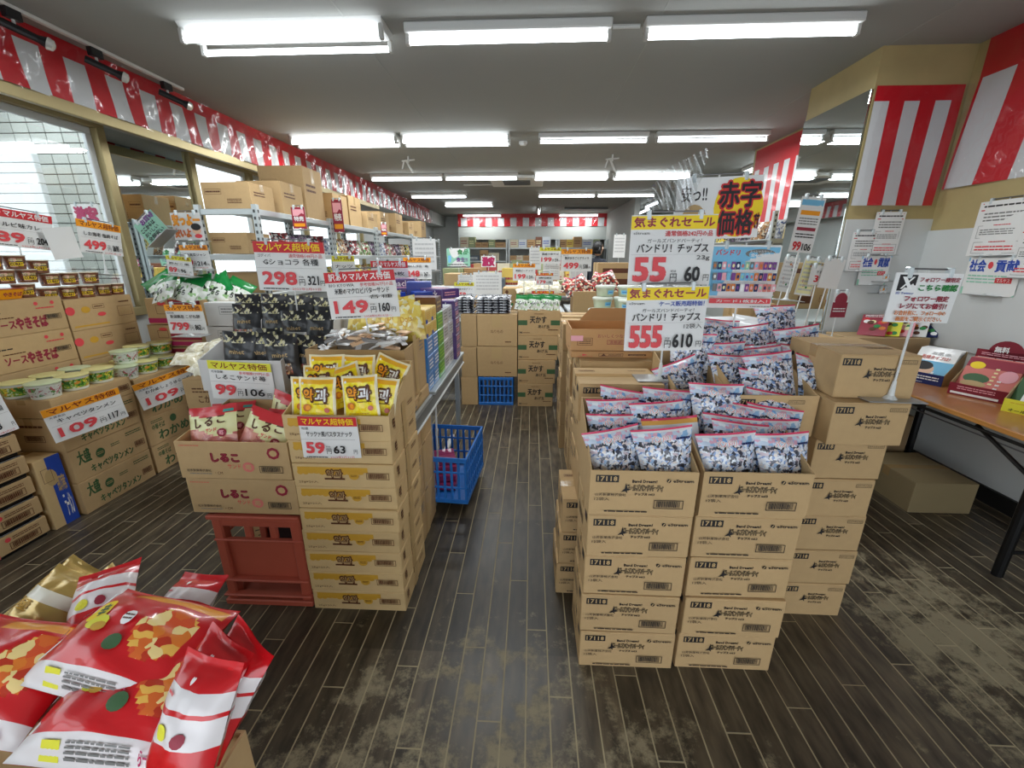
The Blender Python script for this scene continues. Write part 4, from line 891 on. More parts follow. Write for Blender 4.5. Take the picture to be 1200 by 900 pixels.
for i, (px, py, ro) in enumerate(((190, 352, 20), (212, 353, -14), (232, 352, 8), (250, 353, -24), (266, 355, -30), (204, 346, 40), (240, 345, -50))):
    put('noodle_pouch', pouch('negi', i % 3, .2, .21, .05, gfm, Pr().text('もち', .3, .2, .6, .4, 'black', .05), 12, 18), f'green topped pouch of rice cakes, {("leftmost", "second", "third", "fourth", "rightmost", "rear left", "rear right")[i]} on the white cartons', 'snack', lay(px, py, 2.86 + .02 * i, ro, 35, J(20)), 'green topped pouches on the cartons')
crm = confetti('pouch_cream_wrap', [(230, 224, 200), (206, 196, 164), (240, 236, 220)], 6, (224, 216, 190), .25, .7)
for i, (px, py, ro) in enumerate(((222, 415, 10), (240, 412, -20), (232, 425, 5), (252, 424, 18), (214, 428, -10), (243, 436, 30), (228, 438, -25))):
    put('rice_cake_pack', pouch('cream', i % 2, .14, .12, .05, lambda u, v: crm, None, 10, 10), f'cream rice cake pack by the seaweed cartons, {("rear left", "rear middle", "second row left", "second row right", "outermost left", "front right", "front left")[i]} of the heap', 'snack', lay(px, py, 2.5 - .03 * i, ro, 60, J(30)), 'cream rice cake packs')
for k in range(4):
    carton(carton_meshes('ricecake', .36, .3, .19, front=Pr().rules(.05, .1, .2, .14, 2, 'brown').text('こがね', .08, .04, .2, .09, 'brown', .03)), f'brown carton, {ORD[k]} under the cream rice cake packs', -2.12 + J(.01), 2.36, k * .191, .04, 'cartons under the cream packs')

# ------------------------------------------------------------------ steel rack along the left wall
st = mat('rack_steel', (186, 192, 192), .4, .5, var=.05); hole = mat('rack_hole', (70, 72, 72), .6)
def rack(name_label, x0, x1, y0, y1, zs, ht):
    t = thing('steel_rack', name_label, 'shelf', (0, 0, 0), 0, 'perforated steel racks by the left wall')
    ys = [y0, y1]
    for x in (x0, x1):
        for y in ys:
            m = MB(); m.cbox(x - .02, y - .02, 0, x + .02, y + .02, ht, st, .003); p = ob('post', m, t)
            h = MB()
            z = .6
            while z < ht - .03: h.box(x - .008, y - .0215, z, x + .008, y - .0205, z + .022, hole); h.box(x + .0205, y - .008, z, x + .0215, y + .008, z + .022, hole) ; z += .05
            ob('slots', h, p, kind='stuff')
    for z in zs:
        m = MB(); m.cbox(x0, y0, z - .012, x1, y1, z, st, .002); m.cbox(x1 - .01, y0, z - .045, x1 + .01, y1, z, st, .004); m.cbox(x0, y0 - .01, z - .045, x1, y0 + .01, z, st, .004); ob('shelf', m, t)
    return t
RX = -2.1; rys = [P(297, 247, X=RX).y, P(388, 268, X=RX).y, P(441, 280, X=RX).y, P(483, 290, X=RX).y, 9.9]
zz = [1.2, 1.5, 1.83]
for k in range(4):
    rack(f'perforated steel rack, {("nearest the camera", "second from the camera", "third from the camera", "farthest from the camera")[k]}, along the left wall', RX - .45, RX, rys[k] + .025, rys[k + 1] - .025, [.5, .85] + zz, 1.86)
plainC = lambda w, h: Pr().frame(w * .06, h * .55, w * .4, h * .75, .002, 'brown').rules(w * .08, h * .58, w * .38, h * .72, 1, 'brown').rules(w * .5, h * .2, w * .8, h * .4, 3, 'brown')
def stock(x, y, z, w, d, h, label, group='cartons on the steel rack', colm=None, fr=True, rz=0):
    ps = carton_meshes(('st', round(w, 2), round(d, 2), round(h, 2)), w, d, h, colm, plainC(w, h) if fr else None, None, Pr().rules(.04, h * .5, d * .6, h * .7, 2, 'brown')); return carton(ps, label, x, y, z, rz, group)
y = rys[0]
stock(RX - .42, y + .06, 1.832, .38, .3, .19, 'brown carton on the very top of the nearest rack, printed with small frames')
stock(RX - .4, y + .45, 1.832, .38, .35, .26, 'darker brown carton on rack top behind the printed one')
stock(RX - .44, y + .85, 1.832, .42, .36, .45, 'tall upright carton on the rack top under the curtain')
for k, (dy, h, w) in enumerate(((1.45, .3, .4), (1.9, .34, .38), (2.35, .2, .42), (2.9, .26, .4), (3.6, .3, .4), (4.3, .22, .4), (5.1, .3, .42))):
    stock(RX - .43, y + dy, 1.832, w, .36, h, f'brown carton on the rack tops, {("first", "second", "third", "fourth", "fifth", "sixth", "seventh")[k]} beyond the tall upright one')
stock(RX - .42, y + .05, 1.502, .3, .3, .16, 'opened brown carton on the upper shelf of the nearest rack'); stock(RX - .4, y + .05, 1.202, .34, .32, .16, 'brown carton on the lower shelf of the nearest rack, full of dark packs')
bags = [confetti('goods_%d' % i, c, 9, b, .3, .8) for i, (c, b) in enumerate([([(120, 40, 44), (220, 214, 210), (60, 50, 52)], (180, 60, 60)), ([(40, 40, 46), (150, 146, 150), (110, 70, 110)], (80, 76, 84)), ([(226, 200, 70), (60, 60, 60), (210, 214, 190)], (230, 210, 90)), ([(90, 140, 70), (230, 226, 210), (170, 50, 60)], (180, 200, 150)), ([(210, 212, 214), (140, 146, 156), (70, 90, 140)], (200, 204, 208)), ([(190, 140, 90), (90, 60, 40), (226, 214, 190)], (170, 130, 90))])]
def goods(seed, k): return pouch('goods%d' % k, seed % 2, .17, .19, .05, lambda u, v: bags[k], None, 8, 10)
cn = ['red and white', 'black and grey', 'yellow and black', 'green and cream', 'silver and blue', 'tan and brown']
g_ = 0
for si, z in enumerate((1.202, 1.502, .852)):
    yy = rys[0] + (.5 if si < 2 else .1)
    j = 0; prev = 'the rack end'
    while yy < 8.6:
        rk = ('nearest', 'second', 'third', 'farthest')[sum(yy > q_ for q_ in rys[1:4])]
        k = rnd.randrange(6); M = T((RX - rnd.uniform(.1, .14), yy, z)) @ RZ(PI / 2 - .5 + J(.4)) @ Matrix.Rotation(-rnd.uniform(.1, .4), 4, 'X')
        put('goods_pouch', goods(j, k), f'{cn[k]} pouch, {("middle", "upper", "low")[si]} shelf of {rk} rack, after {prev}', 'snack', M, 'pouches on the steel racks')
        prev = f'a {cn[k]} one'; yy += rnd.uniform(.16, .21) * (1 + yy * .05); j += 1
tg = lambda w, h: Pr().rect(0, 0, w, h, 'wine').rect(w * .1, h * .6, w * .9, h * .9, 'pink').text('特売', w * .15, h * .35, w * .85, h * .58, 'white', .05).rect(w * .1, h * .1, w * .9, h * .25, 'orange')
for i, (x0, y0, x1, y1, Y) in enumerate(((344, 243, 360, 268, 3.7), (392, 234, 404, 272, 4.6), (447, 262, 454, 276, 5.6))):
    psign(x0, y0, x1, y1, Y, f'dark red hanging tag, {("nearest", "middle", "farthest")[i]} along the rack edge', art=tg, name='shelf_tag', pole=.01, group='red tags on the rack edge')
psign(172, 250, 202, 278, 2.95, 'mint green card tilted steeply with hand written words', art=lambda w, h: Pr().rect(0, 0, w, h, 'mint').text('お買得', w * .3, h * .72, w * .95, h * .96, 'purple', .1).text('ここからは', w * .08, h * .5, w * .8, h * .68, 'black', .08).text('おいしい', w * .1, h * .3, w * .8, h * .45, 'black', .05).text('全部安い', w * .1, h * .08, w * .9, h * .26, 'black', .05), roll=.64, name='paper_card', pole=.01)
psign(205, 250, 240, 281, 3.1, 'white card with fat yellow and orange words and a smiling face', art=lambda w, h: Pr().text('安っよー', w * .05, h * .52, w * .95, h * .95, 'orange', .1, 'caramel', .05).text('安いよ', w * .05, h * .08, w * .6, h * .42, 'caramel', .1, 'pinkred', .03).disc(w * .8, h * .36, w * .14, h * .16, 'skin').disc(w * .8, h * .48, w * .16, h * .13, 'black').disc(w * .83, h * .14, w * .12, h * .08, 'pinkred'), name='paper_card', pole=.01)
psign(215, 288, 248, 315, 2.95, 'small orange headed price sign reading 99 yen under the smiling card', prod='ごま高菜ジャン', p1='99', p2='214', pole=.01)
psign(197, 301, 226, 322, 2.9, 'small yellow headed price sign reading 89 yen, leaning', hb='lemon', prod='酢だこ風', p1='89', p2='96', roll=-.1, pole=.01)

# ------------------------------------------------------------------ aisle side of the left island: steel table, packs, crate
t = thing('steel_table', 'low grey steel display table running along the aisle under the snack packs', 'table', (-.86, 1.75, 0))
gs = mat('table_grey_steel', (176, 184, 186), .35, .5); fs = mat('fascia_grey', (126, 130, 130), .5, .3)
m = MB(); m.cbox(-.22, .46, .735, .33, 1.5, .755, gs, .003); m.box(.308, -.03, .735, .325, .42, .755, gs); ob('tabletop', m, t)
m = MB(); m.cbox(.3, -.03, .67, .32, 1.5, .735, fs, .004); ob('fascia', m, t)
m = MB(); m.cbox(.318, -.03, .664, .328, 1.5, .674, whm, .002); ob('trim_strip', m, t)
for (x, y) in ((.27, 1.47), (-.2, 1.47), (-.2, .5), (.27, .5)):
    m = MB(); m.cbox(x - .018, y - .018, 0, x + .018, y + .018, .735, gs, .003); ob('leg', m, t)
m = MB(); m.cbox(.2, .05, .03, .235, 1.45, .06, whm, .004); ob('lower_rail', m, t); m = MB(); m.cbox(.25, .05, .02, .28, 1.0, .05, whm, .004); ob('lower_rail', m, t)
m = MB(); m.tube((.28, .62, .05), (.29, .62, .68), .006, whm); ob('prop', m, t)
def blue_crate(label, x, y, z, w, d, h, rz=0, group='blue slatted crates'):
    c = mat('crate_blue', (34, 112, 196), .45, var=.05); t = thing('plastic_crate', label, 'crate', (x, y, z), rz, group)
    m = MB()
    for zz_ in (0, h * .33, h * .66, h - .03):
        q = .03 if zz_ in (0, h - .03) else .012
        m.cbox(0, 0, zz_, w, .012, zz_ + q, c, .003); m.cbox(0, d - .012, zz_, w, d, zz_ + q, c, .003); m.cbox(0, .012, zz_, .012, d - .012, zz_ + q, c, .003); m.cbox(w - .012, .012, zz_, w, d - .012, zz_ + q, c, .003)
    m.box(.01, .01, 0, w - .01, d - .01, .008, c); ob('frame', m, t)
    n = max(4, int(w / .045)); sl = MB(); sl.cbox(-.008, -.004, .01, .008, .004, h - .01, c, .002); sm_ = sl.mesh('slat'); 
    for i in range(n + 1):
        for y_ in (.006, d - .006): ob('slat', sm_, t, T((.01 + (w - .02) * i / n, y_, 0)))
    n = max(4, int(d / .045))
    for i in range(n + 1):
        for x_ in (.006, w - .006): ob('slat', sm_, t, T((x_, .01 + (d - .02) * i / n, 0)) @ RZ(PI / 2))
    return t
blue_crate('blue slatted crate jutting out into the aisle under the steel table', -.72, 2.2, .06, .36, .5, .3, -.08)
blue_crate('blue slatted crate under the brown cartons at the end of the aisle', -.53, 4.1, 0, .36, .3, .3)
pks = carton_meshes('purple_pack', .2, .15, .04, mat('pack_magenta', (150, 40, 90), .4, coat=.3), tape=False)
for k in range(4): carton(pks, f'magenta box lying in the blue crate under the table, {ORD[k].split()[0]} layer', -.66, 2.3 + .02 * k, .075 + k * .042, .1 * k, 'magenta boxes in the blue crate', name='snack_box', cat='snack')
# snack packs standing in rows on the table, seen from the aisle
def pack(col, art, w=.12, d=.06, h=.1, key=None): return carton_meshes(key, w, d, h, mat('pack_' + key, INK[col], .35, coat=.4), None, None, art, tape=False)
pkb = pack('blue', Pr().rules(.01, .03, .05, .07, 3, 'lightblue'), .16, .13, .1, 'blue_pack'); pkb2 = carton_meshes('pb2', .16, .13, .1, mat('pack_sky', (60, 130, 200), .35, coat=.4), right=Pr().rules(.02, .02, .11, .08, 3, 'white'), tape=False)
pkg = carton_meshes('pg', .16, .16, .1, mat('pack_green', (60, 150, 50), .35, coat=.4), right=Pr().rules(.02, .02, .14, .08, 3, 'lime'), tape=False)
pkc = carton_meshes('pc', .16, .13, .075, mat('pack_corn', (226, 196, 110), .4, coat=.3), right=Pr().rect(.0, 0, .04, .02, 'blue').rules(.02, .02, .11, .06, 4, 'ochre'), top=Pr().text('Dots', .03, .04, .12, .09, 'ochre', .04), tape=False)
pkr = carton_meshes('prr', .16, .15, .09, mat('pack_brown', (96, 56, 40), .35, coat=.4), right=Pr().rules(.02, .02, .12, .07, 2, 'tan'), tape=False)
pkw = carton_meshes('pw', .16, .15, .1, mat('pack_greywhite', (196, 196, 200), .35, coat=.4), right=Pr().rules(.02, .02, .12, .08, 3, 'grey'), tape=False)
pkp = carton_meshes('pp', .2, .16, .06, mat('pack_purple', (76, 44, 120), .35, coat=.5), front=Pr().text('Snack', .03, .01, .16, .05, 'white', .05), top=Pr().rules(.02, .03, .18, .12, 3, 'pink'), right=Pr().rules(.02, .015, .12, .045, 2, 'pink'), tape=False)
def wall_of(ps, nm, x, y, n, hz, z0=.756, grp=None, xs=1):
    for k in range(n):
        for q in range(xs): carton(ps, f'{nm} packet box, {("bottom", "second", "third", "fourth", "fifth", "sixth", "seventh")[k]} in the stack on the aisle table' + ('' if q == 0 else ', inner column'), x - q * .17 + J(.003), y, z0 + k * hz, 0, grp or nm + ' boxes on the aisle table', name='snack_box', cat='snack')
wall_of(pkb2, 'bright blue', -.72, 2.2, 3, .101); wall_of(pkb2, 'sky blue', -.72, 2.34, 3, .101, grp='blue boxes second stack')
wall_of(pkc, 'corn yellow', -.72, 2.2, 2, .076, .756 + .304); wall_of(pkc, 'pale yellow', -.72, 2.34, 2, .076, .756 + .304, grp='yellow boxes second stack')
wall_of(pkg, 'green', -.72, 2.48, 4, .101); wall_of(pkr, 'dark brown', -.72, 2.48, 1, .091, .756 + .405)
wall_of(pkw, 'grey and white', -.72, 2.66, 4, .101); wall_of(pkw, 'silver white', -.72, 2.82, 4, .101, grp='silver boxes second stack')
wall_of(pkp, 'purple', -.74, 2.98, 7, .061); 
for k in range(9):
    q = rnd.random(); carton(pkp if k % 3 else pkb, f'{"purple" if k % 3 else "blue"} snack box in the loose pile near the aisle, {("front", "middle", "rear")[k // 4]} row, {("leftmost", "second", "third", "rightmost")[k % 4]}', -1.0 + .09 * (k % 4), 2.66 + .12 * (k // 4), 1.16 + .05 * (k // 4) + .002 * k, J(.6), 'loose purple boxes', name='snack_box', cat='snack')
pkl = pouch('corn', 0, .16, .2, .05, lambda u, v: confetti('pouch_corn', [(236, 216, 110), (214, 180, 80), (240, 236, 200)], 8, (232, 206, 96), .3, .7), Pr().text('Dots', .3, .5, .7, .65, 'ochre', .05), 10, 12)
for i, (px, py) in enumerate(((455, 385), (440, 388), (425, 388), (475, 392), (465, 398), (482, 400))):
    put('corn_pouch', pkl, f'pale yellow corn snack pouch, {("left", "second", "third", "fourth", "fifth", "rightmost")[i]} behind the white sticks', 'snack', lay(px, py, 2.2 - .02 * i, J(15), 15, J(10)), 'corn snack pouches')

# ------------------------------------------------------------------ end of the aisle
ef = lambda w, h: Pr().rect(w * .38, h * .6, w * .62, h * .98, 'tan').text('ねりもの', w * .35, h * .42, w * .65, h * .52, 'brown').rules(w * .7, h * .1, w * .85, h * .18, 1, 'brown')
Y0 = 4.1
for k, (a, b) in enumerate(((385, 419), (419, 448), (448, 475))): cbx(541, a, 560, b, Y0, .35, f'plain brown carton, {("top", "middle", "bottom")[k]} of the narrow stack at the aisle end', group='plain cartons at the aisle end', z0=(.62, .3, 0)[k], z1=(.94, .615, .297)[k])
for k, (z0, z1) in enumerate(((.31, .62), (.625, .94))): cbx(558 - k * -1, 400, 606, 430, Y0, .35, f'taped brown carton, {("lower", "upper")[k]} of two on the blue crate', front=ef, group='taped cartons on the blue crate', z0=z0, z1=z1)
tf = lambda w, h: Pr().rect(0, h * .42, w * .22, h * .62, 'darkgreen').rect(w * .78, h * .42, w, h * .62, 'darkgreen').text('天かす', w * .28, h * .5, w * .68, h * .78, 'black', .05).text('あげ玉', w * .48, h * .3, w * .76, h * .44, 'black', .03).text('N', w * .04, h * .08, w * .1, h * .16, 'black', .1).rules(w * .12, h * .09, w * .28, h * .14, 1, 'brown').rules(w * .72, h * .2, w * .95, h * .27, 1, 'brown').rules(w * .38, h * .86, w * .6, h * .9, 1, 'brown')
for k in range(4): cbx(607 - (3 - k) * 0, 400, 655 - 2 * (3 - k), 430, Y0 - .02 + .01 * k, .35, f'tempura crumb carton with green bands, {ORD[k]} at the aisle end', front=tf, group='tempura crumb cartons', z0=k * .245, z1=k * .245 + .242, key='ten%d' % k)
slv = confetti('pouch_silver', [(60, 60, 66), (210, 212, 216), (130, 132, 138)], 7, (170, 172, 178), .25, .8)
for k in range(6):
    for q in range(3):
        put('silver_pack', pouch('silver', k % 3, .2, .16, .04, lambda u, v: slv, Pr().poly([(.5, .8), (.35, .5), (.5, .2), (.65, .5)], 'white').rules(.4, .46, .6, .54, 1, 'black'), 8, 10), f'silver and black pack lying on the plain cartons, {("bottom", "second", "third", "fourth", "fifth", "top")[k]} of the {("left", "middle", "right")[q]} pile', 'snack', T((-.6 + q * .15 - .06 * (q == 0), Y0 + .04, .95 + .026 * k)) @ RZ(J(.2)) @ Matrix.Rotation(-1.35, 4, 'X'), 'silver packs at the aisle end')
for i in range(6): put('crumb_pouch', pouch('crumb', i % 2, .13, .16, .05, gfm, Pr().text('天かす', .3, .25, .7, .45, 'black', .04), 10, 14), f'green topped tempura crumb pouch, {("first", "second", "third", "fourth", "fifth", "sixth")[i]} from left on its carton', 'snack', T((-.1 + i * .062, Y0 + .03 + .03 * (i % 2), .985)) @ Matrix.Rotation(-.5, 4, 'X') @ Matrix.Rotation(J(.2), 4, 'Y'), 'tempura crumb pouches')
# right side of the aisle: stacks running back behind the chip cartons
sd = carton_meshes('side_stack', .34, .3, .2, left=Pr().rules(.05, .06, .2, .14, 3, 'brown'), front=Pr().rules(.05, .1, .25, .15, 2, 'brown'))
for r_, (x, y, n) in enumerate(((.24, 1.95, 5), (.27, 2.32, 5), (.27, 2.7, 5), (.24, 3.1, 5), (.26, 3.5, 5))):
    for k in range(n): carton(sd, f'brown carton, {ORD[k]}, in the {("first", "second", "third", "fourth", "fifth")[r_]} stack along the aisle right', x + J(.008), y, k * .2012, J(.02), 'cartons edging the right of the aisle')
mf = lambda w, h: Pr().disc(w * .16, h * .45, w * .045, h * .18, 'pinkred', 3).rules(w * .08, h * .15, w * .26, h * .22, 1, 'pinkred').frame(w * .34, h * .2, w * .64, h * .75, .002, 'brown').poly([(w * .37, h * .3), (w * .43, h * .3), (w * .4, h * .68)], 'brown').rules(w * .46, h * .3, w * .62, h * .6, 2, 'brown').rect(w * .7, h * .35, w * .92, h * .62, 'brown').rules(w * .72, h * .4, w * .9, h * .56, 1, 'tan')
cbx(669, 412, 764, 433, 2.02, .32, 'orange brown carton with red emblem and tree mark behind the sign pole', front=mf, colm=mat('cardboard_orange', (196, 150, 100), .8, var=.05), z0=1.006)
m = MB(); a_, b_2, c_2, d_2 = P(669, 386, Y=2.33), P(692, 361, Y=2.36), P(766, 361, Y=2.36), P(766, 386, Y=2.33)
m.add([a_, b_2, c_2, d_2] + [q_ + Vector((0, .004, 0)) for q_ in (a_, b_2, c_2, d_2)], [(0, 3, 2, 1), (4, 5, 6, 7), (0, 1, 5, 4), (1, 2, 6, 5), (2, 3, 7, 6), (3, 0, 4, 7)], mat('cardboard_orange', (196, 150, 100), .8)); flap_ = m.mesh('flap')
oc, ox0, ox1, oz0, oz1 = cbx(669, 386, 764, 411, 2.03, .3, 'opened orange brown carton with raised flap and red lettering', cut=1.0, colm=mat('cardboard_orange', (196, 150, 100), .8), front=lambda w, h: Pr().text('おいしくつながる', w * .33, h * .6, w * .75, h * .78, 'wine').frame(w * .45, h * .3, w * .66, h * .5, .002, 'wine').text('（直輸送）', w * .47, h * .33, w * .64, h * .47, 'wine').frame(w * .08, h * .25, w * .27, h * .6, .002, 'brown').rules(w * .1, h * .3, w * .25, h * .55, 3, 'brown').rect(w * 0, h * .45, w * .15, h * .7, 'pink'))
ob('flap', flap_, oc, T(-oc.location))

# ------------------------------------------------------------------ right side: board, poster, clear bag, notice, folding table
def akaji(w, h):
    p = Pr().rect(0, 0, w, h, 'paper', 12).disc(w * .74, h * .5, w * .29, h * .48, 'yellow', 24, 2)
    p.text('安っ!!', w * .06, h * .62, w * .36, h * .88, 'black', .03).disc(w * .22, h * .28, w * .16, h * .3, 'tan', 16).rules(w * .14, h * .2, w * .3, h * .3, 1, 'brown')
    p.text('赤字', w * .5, h * .5, w * .98, h * .92, 'black', .04, 'red', .075).text('価格', w * .5, h * .06, w * .92, h * .46, 'black', .04, 'red', .075).text('です', w * .93, h * .14, w * .99, h * .4, 'black', .04, 'red', .04)
    return p
psign(788, 208, 887, 280, 2.0, 'large white board with red outlined words on a yellow disc', art=akaji, roll=.04, name='sale_board', pole=.3, curl=0)
def cards(w, h):
    p = Pr().rect(0, 0, w, h, 'paper', 12).rect(w * .02, h * .2, w * .98, h * .97, 'lightblue', 12).poly([(w * .02, h * .2), (w * .98, h * .2), (w * .98, h * .62), (w * .5, h * .72), (w * .02, h * .8)], 'white')
    r = random.Random(5); cs = ['pink', 'cream', 'purple', 'lightblue', 'caramel', 'navy', 'salmon', 'white', 'mint', 'grey']
    p.disc(w * .7, h * .87, w * .22, h * .07, 'grey', 16).text('スペシャルカード', w * .54, h * .88, w * .86, h * .92, 'white').text('全44種類!!', w * .56, h * .82, w * .84, h * .87, 'white', .05).text('バンドリ', w * .06, h * .84, w * .4, h * .93, 'pinkred', .05)
    for j, y in enumerate((.62, .45, .28)):
        for i in range(14):
            x = .04 + i * .065; p.rect(w * x, h * y, w * (x + .058), h * (y + .12), r.choice(cs)); p.disc(w * (x + .03), h * (y + .06), w * .018, h * .03, r.choice(cs), 8)
    p.rect(w * .0, h * .09, w * .9, h * .17, 'pinkred').text('カード1枚封入！', w * .1, h * .105, w * .85, h * .155, 'white', .04).rules(w * .6, h * .03, w * .95, h * .06, 1, 'grey')
    return p
psign(824, 288, 904, 361, 1.95, 'blue and white poster showing rows of small trading cards', art=cards, name='card_poster', roll=-.01, pole=.2)
fm = film('clear_vinyl2', (.94, .96, .97), .9, .1)
m = MB(); r = random.Random(4)
def fn(u, v):
    x = (u - .5) * .2; z = .24 * v * (.6 + .4 * u); return (x + .04 * v, .02 * math.sin(14 * u + 5 * v) + .012 * math.sin(37 * u + 22 * v), z)
m.grid(30, 30, fn, fm); tag(ob('clear_bag', m.mesh('clear_bag', True), None, T(P(783, 246, Y=1.96))), 'crumpled clear plastic bag hanging behind the 55 yen sign', 'bag')
# right wall notices
def notice(w, h):
    p = Pr().rect(0, 0, w, h, 'paper', 8).rect(w * .06, h * .95, w * .94, h * .965, 'red').rules(w * .1, h * .87, w * .9, h * .94, 1, 'black').rect(w * .06, h * .83, w * .94, h * .85, 'red')
    p.rules(w * .15, h * .62, w * .9, h * .8, 3, 'grey').frame(w * .1, h * .33, w * .92, h * .56, .002, 'grey').rules(w * .4, h * .54, w * .7, h * .58, 1, 'red').rules(w * .16, h * .38, w * .85, h * .5, 3, 'grey').frame(w * .1, h * .05, w * .92, h * .26, .002, 'grey').rules(w * .4, h * .24, w * .7, h * .28, 1, 'red').rules(w * .16, h * .09, w * .85, h * .2, 2, 'pinkred')
    return p
def contrib(t1):
    def f(w, h):
        p = Pr().rect(0, 0, w, h, 'paper', 8).rect(0, h * .9, w, h, 'lightblue').rect(0, 0, w, h * .2, 'mint').text(t1, w * .05, h * .62, w * .38, h * .95, 'blue', .06).text('貢献', w * .56, h * .62, w * .95, h * .95, 'blue', .06).disc(w * .47, h * .8, w * .05, h * .1, 'pinkred', 8)
        p.rules(w * .08, h * .3, w * .8, h * .56, 3, 'mint').rect(w * .62, h * .34, w * .9, h * .48, 'red').text('マルヤス', w * .65, h * .36, w * .87, h * .46, 'white'); return p
    return f
psign(1016, 250, 1050, 299, 3.34, 'white printed notice with red rules on the pillar front, right one', art=notice, name='notice_sheet', roll=0, pole=.002)
psign(990, 273, 1018, 318, 3.34, 'white printed notice with red rules on the pillar front, left one', art=notice, name='notice_sheet', pole=.002)
psign(1003, 301, 1037, 334, 3.33, 'small blue and green leaflet under the notices on the pillar', art=contrib('社会'), name='notice_sheet', pole=.002)
psign(1130, 236, 1190, 300, None, 'white printed notice with red rules on the right wall', art=notice, name='notice_sheet', X=2.862, pole=.002)
psign(1178, 262, 1225, 326, None, 'printed notice cut by the right edge of the frame', art=notice, name='notice_sheet', X=2.86, pole=.002)
psign(1122, 302, 1184, 346, None, 'blue and green leaflet with large characters on the right wall', art=contrib('社会'), name='notice_sheet', X=2.856, pole=.002)
for i, (px, py, X_) in enumerate(((1037, 327, None), (1034, 341, None))): psign(px - 4, py - 3, px + 4, py + 3, 3.33, f'tiny orange topped label on the pillar panel, {("upper", "lower")[i]}', art=lambda w, h: Pr().rect(0, 0, w, h, 'paper').rect(0, h * .5, w, h, 'orange'), name='shelf_tag', pole=.002)
psign(972, 343, 990, 372, 3.1, 'dark red round headed card holder by the pillar', art=lambda w, h: Pr().rect(0, 0, w, h * .6, 'wine').disc(w / 2, h * .7, w * .4, h * .28, 'wine').rules(w * .1, h * .2, w * .9, h * .4, 2, 'white'), name='paper_card', pole=.2)
# sheets hanging by the mirror
def s39(w, h): return Pr().rect(0, 0, w, h, 'paper').text('不揃い', w * .3, h * .6, w * .8, h * .75, 'black').text('39', w * .25, h * .15, w * .8, h * .5, 'red', .06)
def menu(c):
    def f(w, h):
        p = Pr().rect(0, 0, w, h, 'paper').rect(w * .05, h * .05, w * .95, h * .95, c); r = random.Random(2)
        for i in range(10): p.disc(w * r.uniform(.2, .8), h * r.uniform(.1, .9), w * .06, h * .04, r.choice(['caramel', 'green', 'wine']), 8)
        return p.rules(w * .1, h * .1, w * .9, h * .9, 7, 'lightgrey')
    return f
psign(908, 302, 926, 342, 3.0, 'narrow pale leaflet with small food pictures, left of the mirror sheets', art=menu('paper'), name='leaflet', roll=-.12, pole=.3)
psign(930, 304, 950, 346, 2.95, 'pale green leaflet with food pictures in front of the mirror', art=menu('cream'), name='leaflet', roll=-.12, pole=.3)
psign(946, 312, 968, 334, 2.9, 'white price card reading 39 in red near the mirror', art=s39, name='price_sign', roll=-.05, pole=.3)
psign(957, 304, 981, 338, 2.88, 'plain white paper sheet hanging in front of the mirror', art=lambda w, h: Pr().rect(0, 0, w, h, 'paper'), name='paper_sheet', roll=-.1, pole=.3)
psign(923, 232, 951, 296, 2.85, 'tall film wrapped price sign reading 99 in front of the mirror', art=lambda w, h: Pr().rect(0, 0, w, h, 'paper').rect(w * .05, h * .85, w * .95, h * .95, 'lightblue').rect(w * .1, h * .68, w * .9, h * .76, 'orange').rules(w * .1, h * .5, w * .9, h * .64, 3, 'grey').rect(w * .1, h * .4, w * .9, h * .46, 'wine').rules(w * .1, h * .26, w * .9, h * .36, 2, 'black').text('99', w * .1, h * .03, w * .45, h * .2, 'red', .06).text('106', w * .5, h * .04, w * .9, h * .17, 'black', .03), roll=-.08, pole=.3)
# round head sign on the chip cartons
def xsign(w, h):
    p = Pr().rect(0, 0, w, h, 'paper', 10).rect(w * .06, h * .64, w * .32, h * .96, 'black')
    p.l += 2; p.poly([(w * .1, h * .92), (w * .16, h * .92), (w * .28, h * .68), (w * .22, h * .68)], 'white').l += 1
    p.poly([(w * .25, h * .92), (w * .28, h * .92), (w * .13, h * .68), (w * .1, h * .68)], 'white')
    p.text('旧 Twitter', w * .06, h * .57, w * .32, h * .62, 'blue', .02).text('フォロワー様限定', w * .35, h * .82, w * .96, h * .92, 'wine', .04).text('こちら確認', w * .36, h * .64, w * .96, h * .78, 'green', .07)
    p.text('フォロワー限定', w * .2, h * .43, w * .88, h * .55, 'wine', .07).text('レジにてお値引！', w * .16, h * .28, w * .88, h * .4, 'wine', .07).text('お会計前に、フォロー中の', w * .1, h * .15, w * .9, h * .25, 'caramel', .05).text('画面をご提示ください。', w * .14, h * .03, w * .86, h * .13, 'caramel', .05)
    return p
psign(1034, 322, 1112, 378, 1.47, 'white notice with a black square cross logo on a white pole by the right cartons', art=xsign, base=6 * H + .002, roll=-.02, name='notice_sign')
